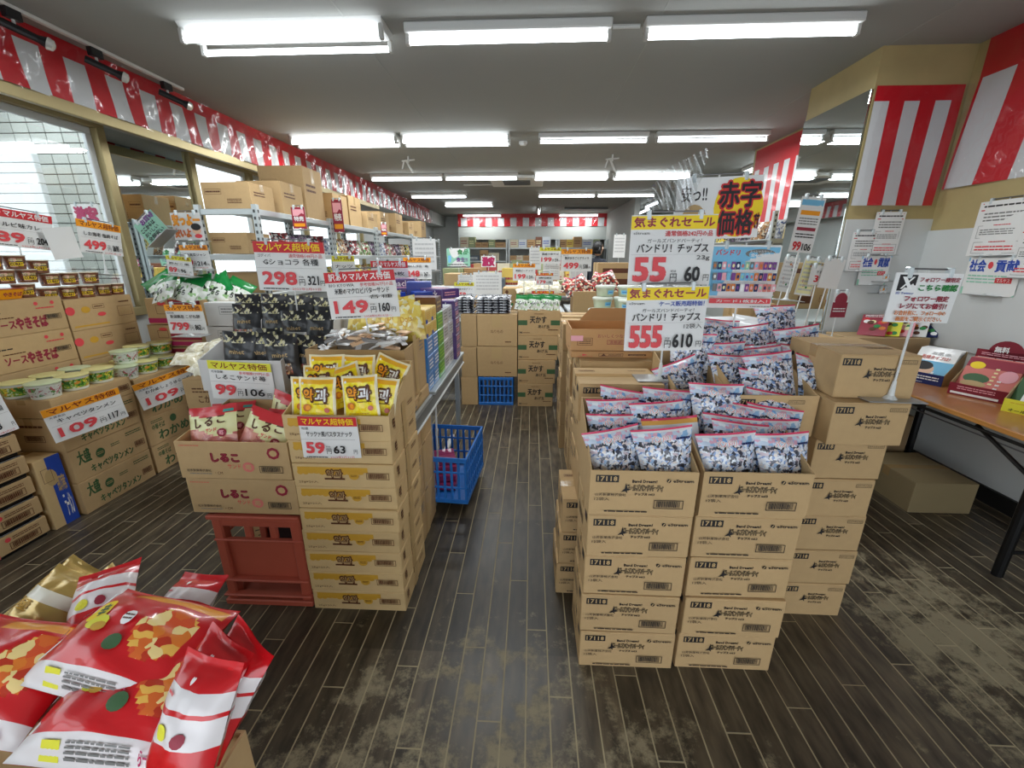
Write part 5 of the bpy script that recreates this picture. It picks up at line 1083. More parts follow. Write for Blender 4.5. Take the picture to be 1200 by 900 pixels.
# folding table
wood = mat('table_walnut', (176, 116, 66), .3, var=.1, scale=3, coat=.3, stretch=(1, 8, 8))
t = thing('folding_table', 'long wood topped folding table with black legs against the right wall', 'table', (2.26, 1.42, 0))
m = MB(); m.cbox(0, 0, .672, .58, 1.75, .7, wood, .004); ob('tabletop', m, t)
m = MB(); m.cbox(-.004, -.004, .674, 0, 1.754, .698, mat('table_edge', (196, 136, 70), .4), .001); ob('edge', m, t)
bs = mat('black_steel', (20, 20, 21), .4, .3)
for y in (.36, 1.5):
    for x in (.02, .52):
        m = MB(); m.tube((x, y, .66), (x, y, 0), .022, bs, 10); ob('leg', m, t)
    m = MB(); m.tube((.02, y, .13), (.52, y, .13), .01, bs); m.tube((.02, y, .64), (.52, y, .64), .012, bs); ob('stretcher', m, t)
    m = MB(); q = 1 if y < 1 else -1; m.tube((.03, y, .5), (.06, y + q * .34, .645), .01, bs); m.tube((.5, y, .5), (.5, y + q * .34, .645), .01, bs); ob('brace', m, t)
m = MB(); m.tube((.03, .1, .64), (.03, 1.65, .64), .009, bs); m.tube((.06, .4, .6), (.06, 1.5, .6), .004, mat('grey_rod', (120, 120, 122), .4, .6)); m.tube((.5, .1, .64), (.5, 1.65, .64), .009, bs); ob('rail', m, t)
def leaf_box(label, x, y, w, d, h, hb, front, cover, rz, head=None, colf='ink_navy', n=6):
    t = thing('leaflet_box', label, 'leaflet box', (x, y, .7), rz, 'leaflet boxes on the folding table'); c = mat('leaflet_kraft', (178, 150, 110), .7); fc = ink(colf)
    m = MB(); m.box(0, 0, 0, w, d, .004, c); m.add([(0, 0, 0), (.003, 0, 0), (.003, d, 0), (0, d, 0), (0, 0, h), (.003, 0, h), (.003, d, hb), (0, d, hb)], [(0, 1, 5, 4), (1, 2, 6, 5), (2, 3, 7, 6), (3, 0, 4, 7), (4, 5, 6, 7)], c)
    m.add([(w - .003, 0, 0), (w, 0, 0), (w, d, 0), (w - .003, d, 0), (w - .003, 0, h), (w, 0, h), (w, d, hb), (w - .003, d, hb)], [(0, 1, 5, 4), (1, 2, 6, 5), (2, 3, 7, 6), (3, 0, 4, 7), (4, 5, 6, 7)], c)
    m.box(0, d - .003, 0, w, d, hb, c); ob('tray', m, t)
    m = MB(); m.cbox(0, -.003, 0, w, 0, h, fc, .0005); ob('front_panel', m, t); ob('lettering', front(w, h).mesh(lambda u, v, q: (u, -.0035 - q, v)), t)
    if head:
        m = MB(); m.cbox(0, d, hb - .02, w, d + .004, hb + .05, ink(head[0]), .0005); m.lathe([(w * .3, 0), (w * .3, .004)], ink(head[0]), 24, (0, 0, 0)); 
        k0 = len(m.v) - 48
        for i in range(k0, len(m.v)): a = m.v[i]; m.v[i] = (a[0] + w / 2, d + .004 - a[2], hb + .04 + a[1])
        ob('header', m, t); ob('lettering', head[1](w, .08).mesh(lambda u, v, q: (u, d - .0005 - q, v + hb - .02)), t)
    return t, w, d, h, hb
def leaflets(label, x, y, w, d, h, hb, rz, col, art, n=5, g='leaflets in their boxes'):
    for i in range(n):
        M = T((x, y, .7)) @ RZ(rz) @ T((.006, .02 + i * (d - .12) / n * .8, .008)) @ Matrix.Rotation(-.68, 4, 'X')
        tt = thing('leaflet', f'{label}, {("front", "second", "third", "fourth", "rear")[i]} copy', 'leaflet', group=g + label[:14], M=M); mm = MB(); mm.cbox(0, -.004, 0, w - .012, .0, .25, mat('leaf_' + col, INK[col], .35, coat=.3), .0008); ob('pages', mm, tt)
        if i == 0: ob('lettering', art(w - .012, .25).mesh(lambda u, v, q: (u, -.0045 - q, v)), tt)
face = lambda w, h: Pr().rect(0, 0, w, h * .62, 'lightblue').disc(w * .42, h * .35, w * .2, h * .15, 'skin', 18).disc(w * .3, h * .46, w * .26, h * .13, 'black', 18).rect(w * .3, 0, w * .48, h * .25, 'skin').text('お肌の', w * .35, h * .8, w * .8, h * .9, 'lightgrey', .05).text('乾燥タイプは?', w * .15, h * .66, w * .85, h * .78, 'salmon', .04).rect(w * .6, h * .2, w * .66, h * .3, 'white')
tea = lambda w, h: Pr().rect(0, 0, w, h, 'salmon').rect(0, h * .75, w, h, 'wine').disc(w * .2, h * .8, w * .14, h * .1, 'yellow', 18).disc(w * .3, h * .45, w * .24, h * .13, 'darkgreen', 14).disc(w * .3, h * .3, w * .24, h * .08, 'tan', 14).disc(w * .35, h * .12, w * .28, h * .08, 'brown', 14).disc(w * .82, h * .6, w * .16, h * .16, 'pink', 16).rules(w * .55, h * .3, w * .62, h * .8, 5, 'cream').rules(w * .68, h * .1, w * .75, h * .5, 4, 'white')
grn_ = lambda w, h: Pr().rect(0, 0, w, h, 'darkgreen').rect(w * .15, h * .1, w * .25, h * .6, 'white').rect(w * .35, h * .15, w * .45, h * .65, 'white').rect(w * .3, h * .02, w * .9, h * .3, 'grey')
bf = lambda w, h: Pr().rules(w * .15, h * .35, w * .9, h * .8, 2, 'paper').rules(w * .4, h * .12, w * .55, h * .2, 1, 'paper')
rf = lambda w, h: Pr().rules(w * .15, h * .5, w * .8, h * .85, 2, 'pink').rect(w * .05, h * .12, w * .88, h * .3, 'white')
ylf = lambda w, h: Pr().rules(w * .1, h * .7, w * .9, h * .8, 1, 'ochre').text('無料', w * .4, h * .42, w * .6, h * .6, 'black').text('オールインワンジェル', w * .1, h * .1, w * .95, h * .32, 'black', .04)
hd = lambda w, h: Pr().text('無料', w * .3, h * .75, w * .55, h * 1.2, 'white', .06).rules(w * .1, h * .45, w * .9, h * .7, 2, 'pink').rect(w * .05, h * .15, w * .35, h * .32, 'white').rect(w * .38, h * .15, w * .66, h * .32, 'white').rect(w * .7, h * .15, w * .95, h * .32, 'white')
rzt = -PI / 2 + .38
for (lb, lx, ly, w_, fr, co, hd_, cf, lf, lc, la) in (
    ('kraft leaflet box with deep blue front on the folding table', 2.47, 2.8, .21, bf, None, None, 'navy', 'skin care leaflet with a woman in profile', 'paper', face),
    ('kraft leaflet box with dark red front and round topped header', 2.5, 2.5, .24, rf, None, ('maroon', hd), 'maroon', 'red health tea leaflet', 'salmon', tea),
    ('kraft leaflet box with bright yellow front at the right edge', 2.5, 2.2, .25, ylf, None, None, 'lemon', 'dark green cosmetics leaflet', 'darkgreen', grn_)):
    leaf_box(lb, lx, ly, w_, .24, .07, .2, fr, None, rzt + .12, hd_, cf); leaflets(lf, lx, ly, w_, .24, .07, .2, rzt + .12, lc, la)
m = MB(); m.cbox(2.27, 3.04, .701, 2.82, 3.3, .93, mat('leaflet_kraft', (178, 150, 110), .7), .003); tag(ob('display_riser', m), 'kraft riser at the pillar end of the folding table holding magazines', 'riser')
mag = [('food magazine with red and green cover', 'wine'), ('recipe magazine with yellow banner', 'lemon'), ('pale skin care booklet', 'pink'), ('white booklet with a small portrait', 'paper'), ('dark booklet', 'navy'), ('vegetable leaflet', 'lime')]
for i, (px, py, w_, ro) in enumerate(((1020, 392, .16, 0), (1038, 394, .14, 4), (1052, 397, .14, 0), (1068, 398, .14, 4), (1080, 402, .14, 6), (1102, 404, .16, 2), (1086, 420, .14, 0))):
    lb, cc = mag[i % 6]; p = P(px, py, Y=3.12 - .008 * i); w, h = w_, .2; k = thing('magazine', f'{lb} standing on the folding table, {("first", "second", "third", "fourth", "fifth", "sixth", "low", "leftmost")[i]} from the carton', 'magazine', group='magazines on the folding table', M=T((p.x, p.y, .935)) @ RZ(-.9) @ Matrix.Rotation(-.75, 4, 'X') @ Matrix.Rotation(-.1, 4, 'Y'))
    m = MB(); m.cbox(-w / 2, 0, 0, w / 2, .008, h * .95, mat('mag_' + cc, INK[cc], .3, coat=.4), .001); ob('cover', m, k); r = random.Random(i); a = Pr()
    for q in range(9): a.disc(w * r.uniform(-.35, .35), h * r.uniform(.1, .75), w * .13, h * .08, r.choice(['green', 'caramel', 'cream', 'red', 'white', 'skin', 'brown']), 8)
    a.rules(-w * .4, h * .8, w * .4, h * .92, 2, 'white'); ob('lettering', a.mesh(), k)
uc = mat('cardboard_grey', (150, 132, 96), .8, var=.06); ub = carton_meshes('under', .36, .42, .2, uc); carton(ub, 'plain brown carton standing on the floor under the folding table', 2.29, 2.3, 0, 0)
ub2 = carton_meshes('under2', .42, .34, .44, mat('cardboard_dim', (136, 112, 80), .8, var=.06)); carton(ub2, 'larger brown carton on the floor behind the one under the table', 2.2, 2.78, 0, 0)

# ------------------------------------------------------------------ far stock
def stand(label, x0, x1, y0, y1, z, group='low stock tables in mid shop'):
    t = thing('stock_table', label, 'table', (x0, y0, 0), 0, group); m = MB(); m.cbox(0, 0, z - .03, x1 - x0, y1 - y0, z, gs, .003); ob('tabletop', m, t)
    for x in (.03, x1 - x0 - .03):
        for y in (.03, y1 - y0 - .03): m = MB(); m.cbox(x - .02, y - .02, 0, x + .02, y + .02, z - .03, gs, .003); ob('leg', m, t)
stand('stock table behind the taped cartons, left half', -1.7, .42, 4.47, 5.9, .83); stand('stock table behind the white tubs', .45, 2.0, 4.4, 5.9, .85)
gf = lambda w, h: Pr().rect(w * .28, h * .15, w * .6, h * .95, 'green').disc(w * .44, h * .55, w * .1, h * .25, 'mint').disc(w * .44, h * .5, w * .06, h * .15, 'green').rules(w * .7, h * .5, w * .95, h * .8, 2, 'brown').rules(w * .04, h * .2, w * .2, h * .8, 2, 'brown')
lbf = lambda w, h: Pr().rect(w * .15, h * .78, w, h * .88, 'brown').rect(w * .45, h * .48, w * .9, h * .65, 'brown').rect(w * .4, h * .12, w * .8, h * .28, 'brown').frame(w * .08, h * .15, w * .18, h * .3, .004, 'brown')
dia = lambda w, h: Pr().poly([(w * .1, h * .85), (w * .18, h * .95), (w * .26, h * .85), (w * .18, h * .75)], 'brown').rules(w * .6, h * .2, w * .9, h * .35, 1, 'brown').disc(w * .4, h * .35, w * .05, h * .06, 'green')
far = [(521, 321, 543, 366, 5.1, .4, 'tall brown carton behind the purple packs', None), (489, 345, 524, 366, 4.75, .35, 'wide brown carton topped with silver packs', None), (551, 349, 586, 366, 5.0, .35, 'brown carton with a green square emblem', gf),
       (589, 338, 617, 366, 5.1, .35, 'brown carton with a diamond mark in mid shop', dia), (613, 345, 655, 366, 4.95, .35, 'brown carton under the cream packs', lambda w, h: Pr().text('あげ', w * .08, h * .3, w * .3, h * .75, 'brown', .04)),
       (672, 342, 726, 352, 4.9, .35, 'shallow brown carton under the chocolate assortment', None), (700, 308, 740, 338, 5.5, .4, 'brown carton with dark label strips near the register', lbf)]
for x0, y0, x1, y1, Y, d, lb, f in far: cbx(x0, y0, x1, y1, Y, d, lb, front=f, group=None, z0=.832 if y1 == 366 else .852)
for x0, x1, lb in ((545, 550, 'left'), (586, 590, 'right')): cbx(x0, 350, x1, 366, 4.98, .3, f'dark brown upright board at the {lb} of the green emblem carton', name='board', cat='board', colm=mat('board_dark', (60, 36, 30), .6), z0=.832, tape=False)
for i in range(10): put('cream_pack', pouch('creamp', i % 2, .17, .12, .05, lambda u, v: crm, None, 8, 8), f'cream wrapped pack in the heap on the carton, {("front", "rear")[i // 5]} row, {("leftmost", "second", "third", "fourth", "rightmost")[i % 5]}', 'snack', T((P(614 + (i % 5) * 9, 344, Y=5).x, 5.0 + .12 * (i // 5), P(614, 344, Y=5).z + .06 * (i // 5) + .01)) @ Matrix.Rotation(-1.0 + J(.2), 4, 'X') @ Matrix.Rotation(J(.3), 4, 'Y'), 'cream packs in mid shop')
for i in range(6): put('silver_box', carton_meshes('slb', .13, .3, .035, mat('pack_silver', (206, 210, 212), .3, .3), front=Pr().rules(.02, .01, .11, .025, 1, 'grey'), tape=False), f'silver white pack on the wide carton, {("lower", "upper")[i // 3]} layer, {("left", "middle", "right")[i % 3]}', 'snack', T((P(491, 340, Y=4.8).x + .135 * (i % 3), 4.78, P(505, 345, Y=4.75).z + .003 + .037 * (i // 3))), 'silver packs on the wide carton')
choc = confetti('pouch_choc', [(70, 36, 30), (220, 214, 206), (190, 60, 50), (236, 220, 190), (120, 70, 50)], 9, (130, 50, 44), .3, .85)
for i, (px, py, ro) in enumerate(((676, 346, 10), (690, 347, -12), (703, 346, 6), (716, 345, 14), (684, 340, 20), (700, 338, -15), (714, 336, 12), (668, 344, -8))):
    put('chocolate_bag', pouch('choc', i % 2, .24, .2, .06, lambda u, v: rd if v > .86 else choc, None, 8, 10), f'red topped chocolate assortment bag, {("first", "second", "third", "fourth", "fifth", "sixth", "seventh", "eighth")[i]} of the heap in mid shop', 'snack', T(P(px, py, Y=4.95 + .04 * (i % 3))) @ Matrix.Rotation(-.6, 4, 'X') @ Matrix.Rotation(-ro * .03, 4, 'Y'), 'chocolate assortment bags')
tubw = mat('tub_white', (214, 220, 208), .35, coat=.3)
def tub():
    m = MB(); m.lathe([(.075, 0), (.085, .07), (.086, .072)], mat('tub_body', (206, 214, 190), .3, coat=.3), 18); a = ('tub', m.mesh('tub', True))
    m = MB(); m.lathe([(.092, .07), (.093, .088), (.085, .096), (.03, .097)], tubw, 18); b = ('lid', m.mesh('lid', True))
    return [a, b, ('lettering', Pr().rect(-.03, .02, .03, .055, 'lightblue', 4).rules(-.02, .03, .02, .045, 1, 'blue').mesh(lambda u, v, d: ((.0765 + v / .07 * .01 + d + .0015) * math.sin(u / .08), -(.0765 + v / .07 * .01 + d + .0015) * math.cos(u / .08), v)))]
TB = tub()
tubs = [(663, 380, 3.6), (675, 383, 3.5), (692, 378, 3.65), (668, 366, 3.75), (685, 366, 3.7), (703, 368, 3.7), (669, 352, 3.95), (690, 353, 3.95), (712, 357, 3.9), (727, 362, 3.8), (740, 356, 3.8), (702, 345, 4.1), (722, 345, 4.1), (738, 343, 4.05), (661, 363, 4.0), (733, 372, 3.7)]
carton(carton_meshes('tubbase', 1.0, .6, .93, mat('cardboard', (188, 157, 112), .8), front=None), 'large brown carton stage carrying the white lidded tubs', .5, 3.55, 0, 0)
for i in range(24):
    lv, q = divmod(i, 10) if i < 20 else (2, i - 20); rw, cl = divmod(q, 5) if lv < 2 else (1, q)
    if lv == 1 and rw == 0 and cl < 1: continue
    put('lidded_tub', TB, f'white lidded tub with blue label, {("bottom", "middle", "top")[lv]} layer, {("front", "rear")[rw]} row, {("first", "second", "third", "fourth", "fifth")[cl]} from left', 'tub', T((.61 + cl * .19 + J(.01) + lv * .04, 3.68 + rw * .2 + lv * .06, .933 + lv * .1)) @ RZ(J(.6)), 'white lidded tubs in mid shop')
# back racks and their goods
cc = [(176, 140, 96), (206, 196, 170), (120, 76, 56), (200, 204, 206), (170, 60, 60), (216, 186, 90), (90, 100, 110), (150, 160, 120)]
ccn = ['brown', 'cream', 'dark brown', 'white', 'red', 'yellow', 'slate grey', 'olive']
def rowgoods(x0, x1, y, z, where, hmin=.16, hmax=.32, grp='cartons at the back of the shop', d=.3):
    x = x0; i = 0
    prev = 'the rack post' if 'back rack' in where else 'the table edge'
    while x < x1 - .34:
        k = rnd.choice([0, 0, 0, 1, 2, 3, 4, 5, 6, 7]); w = rnd.choice((.2, .26, .34)); h = rnd.choice((hmin, (hmin + hmax) / 2, hmax))
        ps = carton_meshes(('far', k, w, h), w, d, h, mat('far_goods_%d' % k, cc[k], .6, var=.05), Pr().rules(w * .1, h * .3, w * .8, h * .7, 2, ['brown', 'wine', 'cream', 'blue', 'cream', 'wine', 'white', 'cream'][k]), tape=False)
        lb = f'small {ccn[k]} box {where}, right of {prev}'; prev = f'a {("low", "medium", "tall")[(h > hmin) + (h > (hmin + hmax) / 2)]} {ccn[k]} one'; carton(ps, lb, x, y, z, 0, grp, cat='box', name='stock_box'); x += w + .01; i += 1
def brack(label, x0, x1, y0, y1, zs, ht):
    t = thing('steel_rack', label, 'shelf', (0, 0, 0), 0, 'racks along the back wall')
    for x in (x0, x1):
        for y in (y0, y1): m = MB(); m.cbox(x - .02, y - .02, 0, x + .02, y + .02, ht, st, .003); ob('post', m, t)
    for z in zs: m = MB(); m.cbox(x0, y0, z - .04, x1, y1, z, st, .003); ob('shelf', m, t)
for i, x in enumerate((-2.3, -.72, .86)):
    w3 = ('left', 'middle', 'right')[i]; brack(f'steel rack of mixed goods by the back wall, {w3} one', x, x + 1.5, 13.9, 14.35, [.6, .98, 1.36, 1.76], 2.0)
    for z, zn in ((.98, 'low'), (1.36, 'middle'), (1.76, 'top')): rowgoods(x + .03, x + 1.48, 13.92, z + .001, f'{"mid" if zn == "middle" else zn} on {w3} back rack')
for i, (x0, x1, y, z) in enumerate(((-1.5, 2.0, 6.6, .9), (-1.5, 2.1, 8.4, .95), (-1.6, 2.0, 10.6, 1.0))):
    for q in range(2):
        a = x0 + q * (x1 - x0) / 2; stand(f'stock table in the {("third", "fourth", "fifth")[i]} row of the shop, {("left", "right")[q]} half', a + .02, a + (x1 - x0) / 2 - .02, y, y + .8, z)
    rowgoods(x0 + .05, x1, y + .05, z + .001, f'on the {("third", "fourth", "fifth")[i]} row tables', .14, .26, 'boxes on the mid shop tables', .35)
    rowgoods(x0 + .05, x1, y + .42, z + .001, f'rear of {("third", "fourth", "fifth")[i]} row tables', .2, .4, 'boxes on the mid shop tables', .35)
rack('perforated steel rack against the right wall beyond the pillar', 2.32, 2.84, 4.4, 6.0, [.5, .95, 1.3, 1.65], 1.9)
for z, zn in ((.951, 'low'), (1.301, 'middle'), (1.651, 'upper')):
    for i in range(5):
        k = rnd.randrange(6); put('goods_pouch', goods(i, k), f'{cn[k]} pouch on the {zn} shelf beyond the pillar, {("nearest", "second nearest", "middle", "second farthest", "farthest")[i]} one', 'snack', T((2.42, 4.55 + i * .3, z)) @ RZ(-PI / 2 + .5) @ Matrix.Rotation(-.2, 4, 'X'), 'pouches on the right wall rack')
stand('stock table in front of the right rack', 1.45, 2.2, 3.2, 4.3, .8)
for i, (px, py) in enumerate(((845, 395), (866, 393), (888, 392), (852, 385), (878, 384))):
    put('red_pouch', pouch('redw', i % 2, .2, .16, .05, lambda u, v: mat('pouch_scarlet', (200, 20, 30), .35, coat=.4) if v < .6 else wh, Pr().disc(.5, .3, .08, .1, 'ochre'), 10, 12), f'red and white pouch lying behind the chip pouches, {("front left", "front middle", "front right", "rear left", "rear right")[i]}', 'snack', T(P(px, py + 12, Y=2.4 + .15 * (i > 2))) @ Matrix.Rotation(-.7, 4, 'X') @ Matrix.Rotation(J(.2), 4, 'Y'), 'red and white pouches')
carton(carton_meshes('redbase', .75, .55, 1.0, CARD()), 'tall brown carton carrying the red and white pouches', 1.15, 2.33, 0, 0)
cbx(864, 358, 880, 376, 3.4, .25, 'narrow brown carton behind the red pouches', z0=.801); cbx(884, 356, 908, 374, 3.5, .25, 'brown carton with white packs beside the mirror', front=dia, z0=.801)
for i in range(3): put('clear_pack', pouch('clr', i, .26, .2, .07, lambda u, v: mat('pack_translucent', (200, 210, 210), .2, coat=.6), Pr().rules(.55, .4, .9, .8, 4, 'pinkred'), 10, 10), f'pale translucent pack in front of the mirror, {("left", "middle", "right")[i]}', 'pack', T((1.7 + i * .17, 3.28 + .02 * i, .81)) @ Matrix.Rotation(-.25, 4, 'X'), 'translucent packs by the mirror')
# signs in mid shop
mid = [((392, 300, 418, 330), 2.6, dict(hb='lemon', prod='ナッツ', p1='98', p2='105'), 'yellow headed price sign behind the 149 yen sign'), ((437, 306, 480, 342), 3.1, dict(head='訳ありマルヤス特価', hb='red', hf='white', prod='各種 8枚', p1='198', p2='214'), 'red headed price sign reading 214 behind the 149 yen sign'),
       ((474, 302, 506, 327), 3.6, dict(prod='麺めん(半田・縄)', p1='248', p2='267'), 'orange headed price sign reading 267 yen'), ((533, 331, 556, 350), 4.3, dict(hb='lemon', prod='国産大豆ナフリ', p1='459', p2='495'), 'yellow headed price sign reading 459 yen'),
       ((601, 309, 627, 329), 4.6, dict(prod='黒糖ピーナッツ', p1='199', p2='214'), 'orange headed price sign reading 199 yen, left one'), ((632, 290, 657, 309), 5.0, dict(hb='lemon', prod='国産十割そば', p1='199', p2='214'), 'yellow headed price sign reading 199 yen, upper one'),
       ((657, 292, 693, 318), 4.9, dict(prod='贅沢まるごとグラノラ', maker='フロッグ', p1='499', p2='538'), 'orange headed price sign reading 499 yen in mid shop'), ((628, 320, 648, 334), 4.9, dict(hb='red', hf='yellow', prod='麺', p1='179', p2='193'), 'small red headed price sign above the cream packs'),
       ((623, 341, 649, 356), 4.6, dict(hb='red', hf='yellow', prod='味わい天かす', p1='49', p2='52'), 'red headed price sign reading 49 yen above the green crumbs')]
for (x0, y0, x1, y1), Y, kw, lb in mid: psign(x0, y0, x1, y1, Y, lb, small=False, base=.84 if Y > 4.2 else .757, **kw)
bl_ = lambda w, h: Pr().rules(w * .1, h * .2, w * .9, h * .9, 5, 'lightgrey')
for (x0, y0, x1, y1), Y, lb in (((555, 319, 588, 346), 4.5, 'translucent back of a white sign on a thin pole at the aisle end'), ((537, 322, 556, 334), 4.7, 'white back of a sign left of the yellow 459 sign'), ((485, 280, 512, 316), 4.4, 'double white sheet hung above the 267 yen sign'), ((620, 290, 634, 316), 5.1, 'white sheet beside the yellow 199 sign'), ((636, 309, 656, 328), 5.1, 'white sheet back under the yellow 199 sign'), ((718, 275, 732, 302), 6.4, 'white sheet on the far pillar near the register')):
    psign(x0, y0, x1, y1, Y, lb, art=bl_, name='paper_sheet', base=.84 if Y > 4.2 else .757)
psign(524, 291, 551, 312, 6.6, 'pale green poster with pink and green words in mid shop', art=lambda w, h: Pr().rect(0, 0, w, h, 'mint').rect(w * .05, h * .2, w * .95, h * .6, 'lightblue').text('食品', w * .45, h * .65, w * .95, h * .95, 'green', .05).text('食生!!', w * .4, h * .25, w * .9, h * .5, 'purple', .05).rules(w * .05, h * .05, w * .9, h * .15, 1, 'black'), name='poster', base=.9)
psign(564, 300, 581, 313, 6.6, 'white card with plum coloured bargain word in mid shop', art=lambda w, h: Pr().rect(0, 0, w, h, 'paper').text('激安', w * .08, h * .1, w * .92, h * .9, 'magenta', .12, 'magenta', .06), name='paper_card', base=.9)
# clerk at the register
def person():
    pts = {'pel': (0, 0, .95, .135), 'wa': (0, 0, 1.1, .125), 'ch': (0, -.01, 1.3, .15), 'nk': (0, -.01, 1.45, .058), 'nk2': (0, -.02, 1.5, .052)}
    order = list(pts); v = [pts[k][:3] for k in order]; r = [pts[k][3] for k in order]; e = [(0, 1), (1, 2), (2, 3), (3, 4)]
    def chain(start, lst):
        p = start
        for x, y, z, q in lst: v.append((x, y, z)); r.append(q); e.append((p, len(v) - 1)); p = len(v) - 1
    for s in (-1, 1):
        chain(2, [(s * .15, 0, 1.4, .06), (s * .19, -.01, 1.36, .052), (s * .22, -.04, 1.12, .042), (s * .18, -.24, 1.02, .033), (s * .165, -.31, 1.0, .028)])
        chain(0, [(s * .09, 0, .88, .09), (s * .1, .01, .5, .06), (s * .1, .03, .12, .042), (s * .1, .0, .06, .042), (s * .1, -.12, .035, .038)])
    me = bpy.data.meshes.new('body'); me.from_pydata(v, e, []); o = bpy.data.objects.new('body', me); COL.objects.link(o)
    sk = o.modifiers.new('s', 'SKIN'); 
    for i, q in enumerate(r): me.skin_vertices[0].data[i].radius = (q, q * .8); me.skin_vertices[0].data[i].use_root = (i == 0)
    o.modifiers.new('u', 'SUBSURF').levels = 1
    m2 = bpy.data.meshes.new_from_object(o.evaluated_get(bpy.context.evaluated_depsgraph_get())); bpy.data.objects.remove(o)
    return m2
def skin_mesh(me_v, me_e, rr):
    me = bpy.data.meshes.new('f'); me.from_pydata(me_v, me_e, []); o = bpy.data.objects.new('f', me); COL.objects.link(o); o.modifiers.new('s', 'SKIN')
    for i, q in enumerate(rr): me.skin_vertices[0].data[i].radius = (q, q); me.skin_vertices[0].data[i].use_root = (i == 0)
    o.modifiers.new('u', 'SUBSURF').levels = 1
    m2 = bpy.data.meshes.new_from_object(o.evaluated_get(bpy.context.evaluated_depsgraph_get())); bpy.data.objects.remove(o); return m2
pp = P(702, 330, Y=7.6); t = thing('person', 'shop worker in dark clothes standing by the register, partly hidden', 'person', (pp.x, 7.98, 0), 2.5)
b_ = person(); b_.materials.append(mat('navy_clothes', (30, 34, 46), .8)); ob('body', b_, t)
sk_ = mat('skin', (222, 178, 148), .5)
m = MB(); m.lathe([(.02, -.12), (.055, -.1), (.074, -.04), (.078, .02), (.07, .08), (.04, .11), (.01, .12)], sk_, 16); m.v = [(x, y * 1.12, z) for x, y, z in m.v]; m.box(-.012, -.105, -.03, .012, -.08, .015, sk_); m.box(-.09, -.02, -.03, -.074, .01, .03, sk_); m.box(.074, -.02, -.03, .09, .01, .03, sk_)
hd_ = ob('head', m.mesh('head', True), t, T((0, -.02, 1.62)))
m = MB(); m.lathe([(.08, -.02), (.09, .03), (.08, .09), (.045, .125), (.01, .135)], mat('black_hair', (22, 20, 20), .5), 16, (0, .03, .0)); m.box(-.08, .03, -.09, .08, .09, .03, mat('black_hair', (22, 20, 20), .5)); ob('hair', m.mesh('hair', True), hd_)
m = MB(); m.box(-.04, -.09, .0, -.02, -.082, .01, ink('black')); m.box(.02, -.09, .0, .04, -.082, .01, ink('black')); ob('eyes', m, hd_, kind='stuff'); m = MB(); m.box(-.02, -.088, -.065, .02, -.078, -.058, ink('wine')); ob('mouth', m, hd_)
for s in (-1, 1):
    vs = [(0, 0, 0), (0, -.05, -.005)]; es = [(0, 1)]; rr = [.026, .03]
    for k, (dx, L_) in enumerate(((-.024, .06), (-.008, .07), (.008, .065), (.023, .05))): vs += [(dx, -.08, -.006), (dx * 1.1, -.08 - L_ * .5, -.012), (dx * 1.1, -.08 - L_, -.03)]; n0 = len(vs) - 3; es += [(1, n0), (n0, n0 + 1), (n0 + 1, n0 + 2)]; rr += [.009, .0085, .007]
    vs += [(s * -.03, -.03, -.004), (s * -.05, -.06, -.01)]; es += [(0, len(vs) - 2), (len(vs) - 2, len(vs) - 1)]; rr += [.011, .009]
    hm = skin_mesh(vs, es, rr); hm.materials.append(sk_); ob('hand', hm, t, T((s * .165, -.31, 1.0)))
m = MB(); m.cbox(0, 0, 0, .6, .26, 1.0, mat('register_counter', (70, 72, 76), .5), .01); tag(ob('register_counter', m, None, T((pp.x - .2, 7.43, 0))), 'dark grey register counter in front of the shop worker', 'counter')

# ------------------------------------------------------------------ foreground lower left: carton of red noodle bags
fb = carton_meshes('fore', .62, .5, .3, cut=(.3, .3), right=Pr().disc(.2, .2, .1, .1, 'red', 20).rules(.05, .05, .4, .1, 1, 'brown'))
fx, fy = P(278, 872, Z=.66).x - .62, .02
for k in range(1): carton(carton_meshes('fore_b', .6, .48, .359), 'closed brown carton on the floor under the red noodle bags', fx, fy, 0)
carton(fb, 'opened brown carton filled with red noodle bags in the near left corner', fx, fy, .36)
rdp, rwh = mat('bag_red', (206, 24, 32), .28, coat=.5), mat('bag_white', (228, 222, 222), .35, coat=.3)
noo = confetti('bag_noodle_picture', [(232, 130, 50), (244, 190, 90), (196, 60, 36), (250, 222, 150), (224, 90, 50)], 13, (226, 110, 50), .25, .8)
def rm(u, v):
    if v < .16: return rwh
    if .60 < u < .93 and .3 < v < .8 and ((u - .77) / .17) ** 2 + ((v - .55) / .25) ** 2 < 1: return noo
    if .3 < u < .97 and .84 < v < .93: return mat('bag_orange', (240, 160, 60), .3, coat=.4)
    if u < .055 and False: return rwh
    return rdp
ra = Pr().disc(.2, .62, .09, .13, 'yellow', 14, 3).disc(.29, .5, .08, .08, 'lemon', 12, 3).disc(.34, .46, .05, .05, 'ochre', 10, 2).text('辛', .16, .56, .26, .7, 'darkgreen', .05).disc(.55, .36, .06, .07, 'darkgreen', 12, 3).disc(.50, .58, .05, .07, 'white', 10, 2).rules(.46, .55, .54, .62, 2, 'brown')
ra.rect(.2, .03, .32, .12, 'lemon', 4).rules(.36, .03, .75, .12, 4, 'grey').text('らーめん', .8, .04, .9, .11, 'magenta', .04).rules(.03, .3, .07, .7, 2, 'white').rect(.075, .15, .1, .85, 'white', 1)
RB = lambda s: pouch('redbag', s % 3, .29, .2, .12, rm, ra, 40, 30, bmat=rdp, seal=.04)
def rend(u, v):
    if v > .8: return rdp
    if v > .68: return rwh
    if v > .62: return rdp
    if v > .42: return rwh
    return rdp
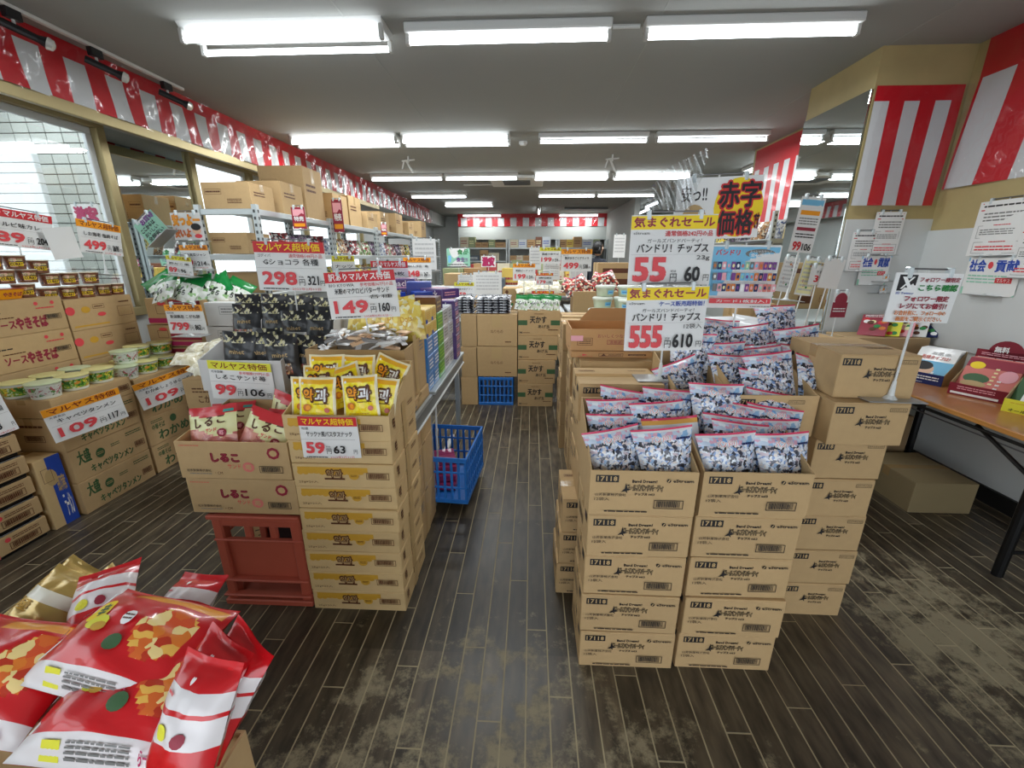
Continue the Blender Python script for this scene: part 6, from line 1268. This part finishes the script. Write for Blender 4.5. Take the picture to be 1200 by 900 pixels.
rea = Pr().disc(.35, .52, .1, .06, 'lemon', 12, 2).disc(.65, .5, .08, .05, 'wine', 10, 2).rules(.15, .73, .3, .77, 1, 'pinkred').text('♥', .44, .83, .5, .88, 'white')
RE = lambda s: pouch('redend', s % 3, .12, .2, .08, rend, rea, 12, 30, seal=.1)
def place(px, py, d, rx, ry, rz): 
    r = math.radians; v = ray(px, py); p = v * d + Vector((0, 0, CAMZ)); return T(p) @ RZ(r(rz)) @ Matrix.Rotation(r(rx), 4, 'X') @ Matrix.Rotation(r(ry), 4, 'Y')
GB = 'red noodle bags in the near left carton'
for i, (px, py, d, rx, ry, rz, lb) in enumerate([(92, 822, .72, -80, 5, -4, 'upper one lying on top with its picture up'), (100, 905, .66, -80, 0, -2, 'lower one lying nearest the camera'), (-70, 868, .72, -70, 4, 0, 'cut by the left edge of the frame')]):
    put('noodle_bag', RB(i), 'large red five pack noodle bag, ' + lb, 'instant noodles', place(px, py, d, rx, ry, rz), GB)
for i, (px, py, d, rx, ry, rz, lb) in enumerate([(108, 770, .86, -62, -18, 10, 'rearmost with its end seal up'), (168, 790, .84, -62, -8, -14, 'behind the upper bag, half hidden'), (236, 868, .74, -30, 14, -24, 'standing at the right edge of the carton'), (205, 892, .70, -34, 8, -20, 'between the lying bags and the right edge'), (200, 940, .64, -34, 0, -12, 'lowest at the near right corner')]):
    put('noodle_bag', RE(i), 'red noodle bag standing on end, ' + lb, 'instant noodles', place(px, py, d, rx, ry, rz), GB)
gdf = mat('bag_gold', (206, 172, 96), .25, .45, coat=.4)
gold_m = lambda u, v: mat('bag_cream_white', (230, 224, 206), .35, coat=.3) if .56 < v < .68 or (v < .3 and u > .5) else gdf
for i, (px, py, d, rx, ry, rz, lb) in enumerate([(22, 742, .98, -60, 28, 10, 'the rearmost at the left edge'), (52, 756, .93, -62, 24, -6, 'beside the red bags'), (8, 762, .9, -60, 14, 0, 'half under the others at the left edge')]):
    put('gold_bag', pouch('goldbag', i, .15, .17, .06, gold_m, Pr().text('GOLD'[:0] or '極', .15, .4, .4, .54, 'ochre', .04).disc(.7, .2, .08, .05, 'lemon', 10, 2), 12, 20), 'gold foil noodle bag, ' + lb, 'instant noodles', place(px, py, d, rx, ry, rz), 'gold foil bags in the near left corner')
carton(carton_meshes('fore_g', .5, .3, .62, CARD()), 'brown carton under the gold foil bags at the left edge', P(50, 752, Z=.62).x - .5, P(50, 752, Z=.62).y - .3, 0)
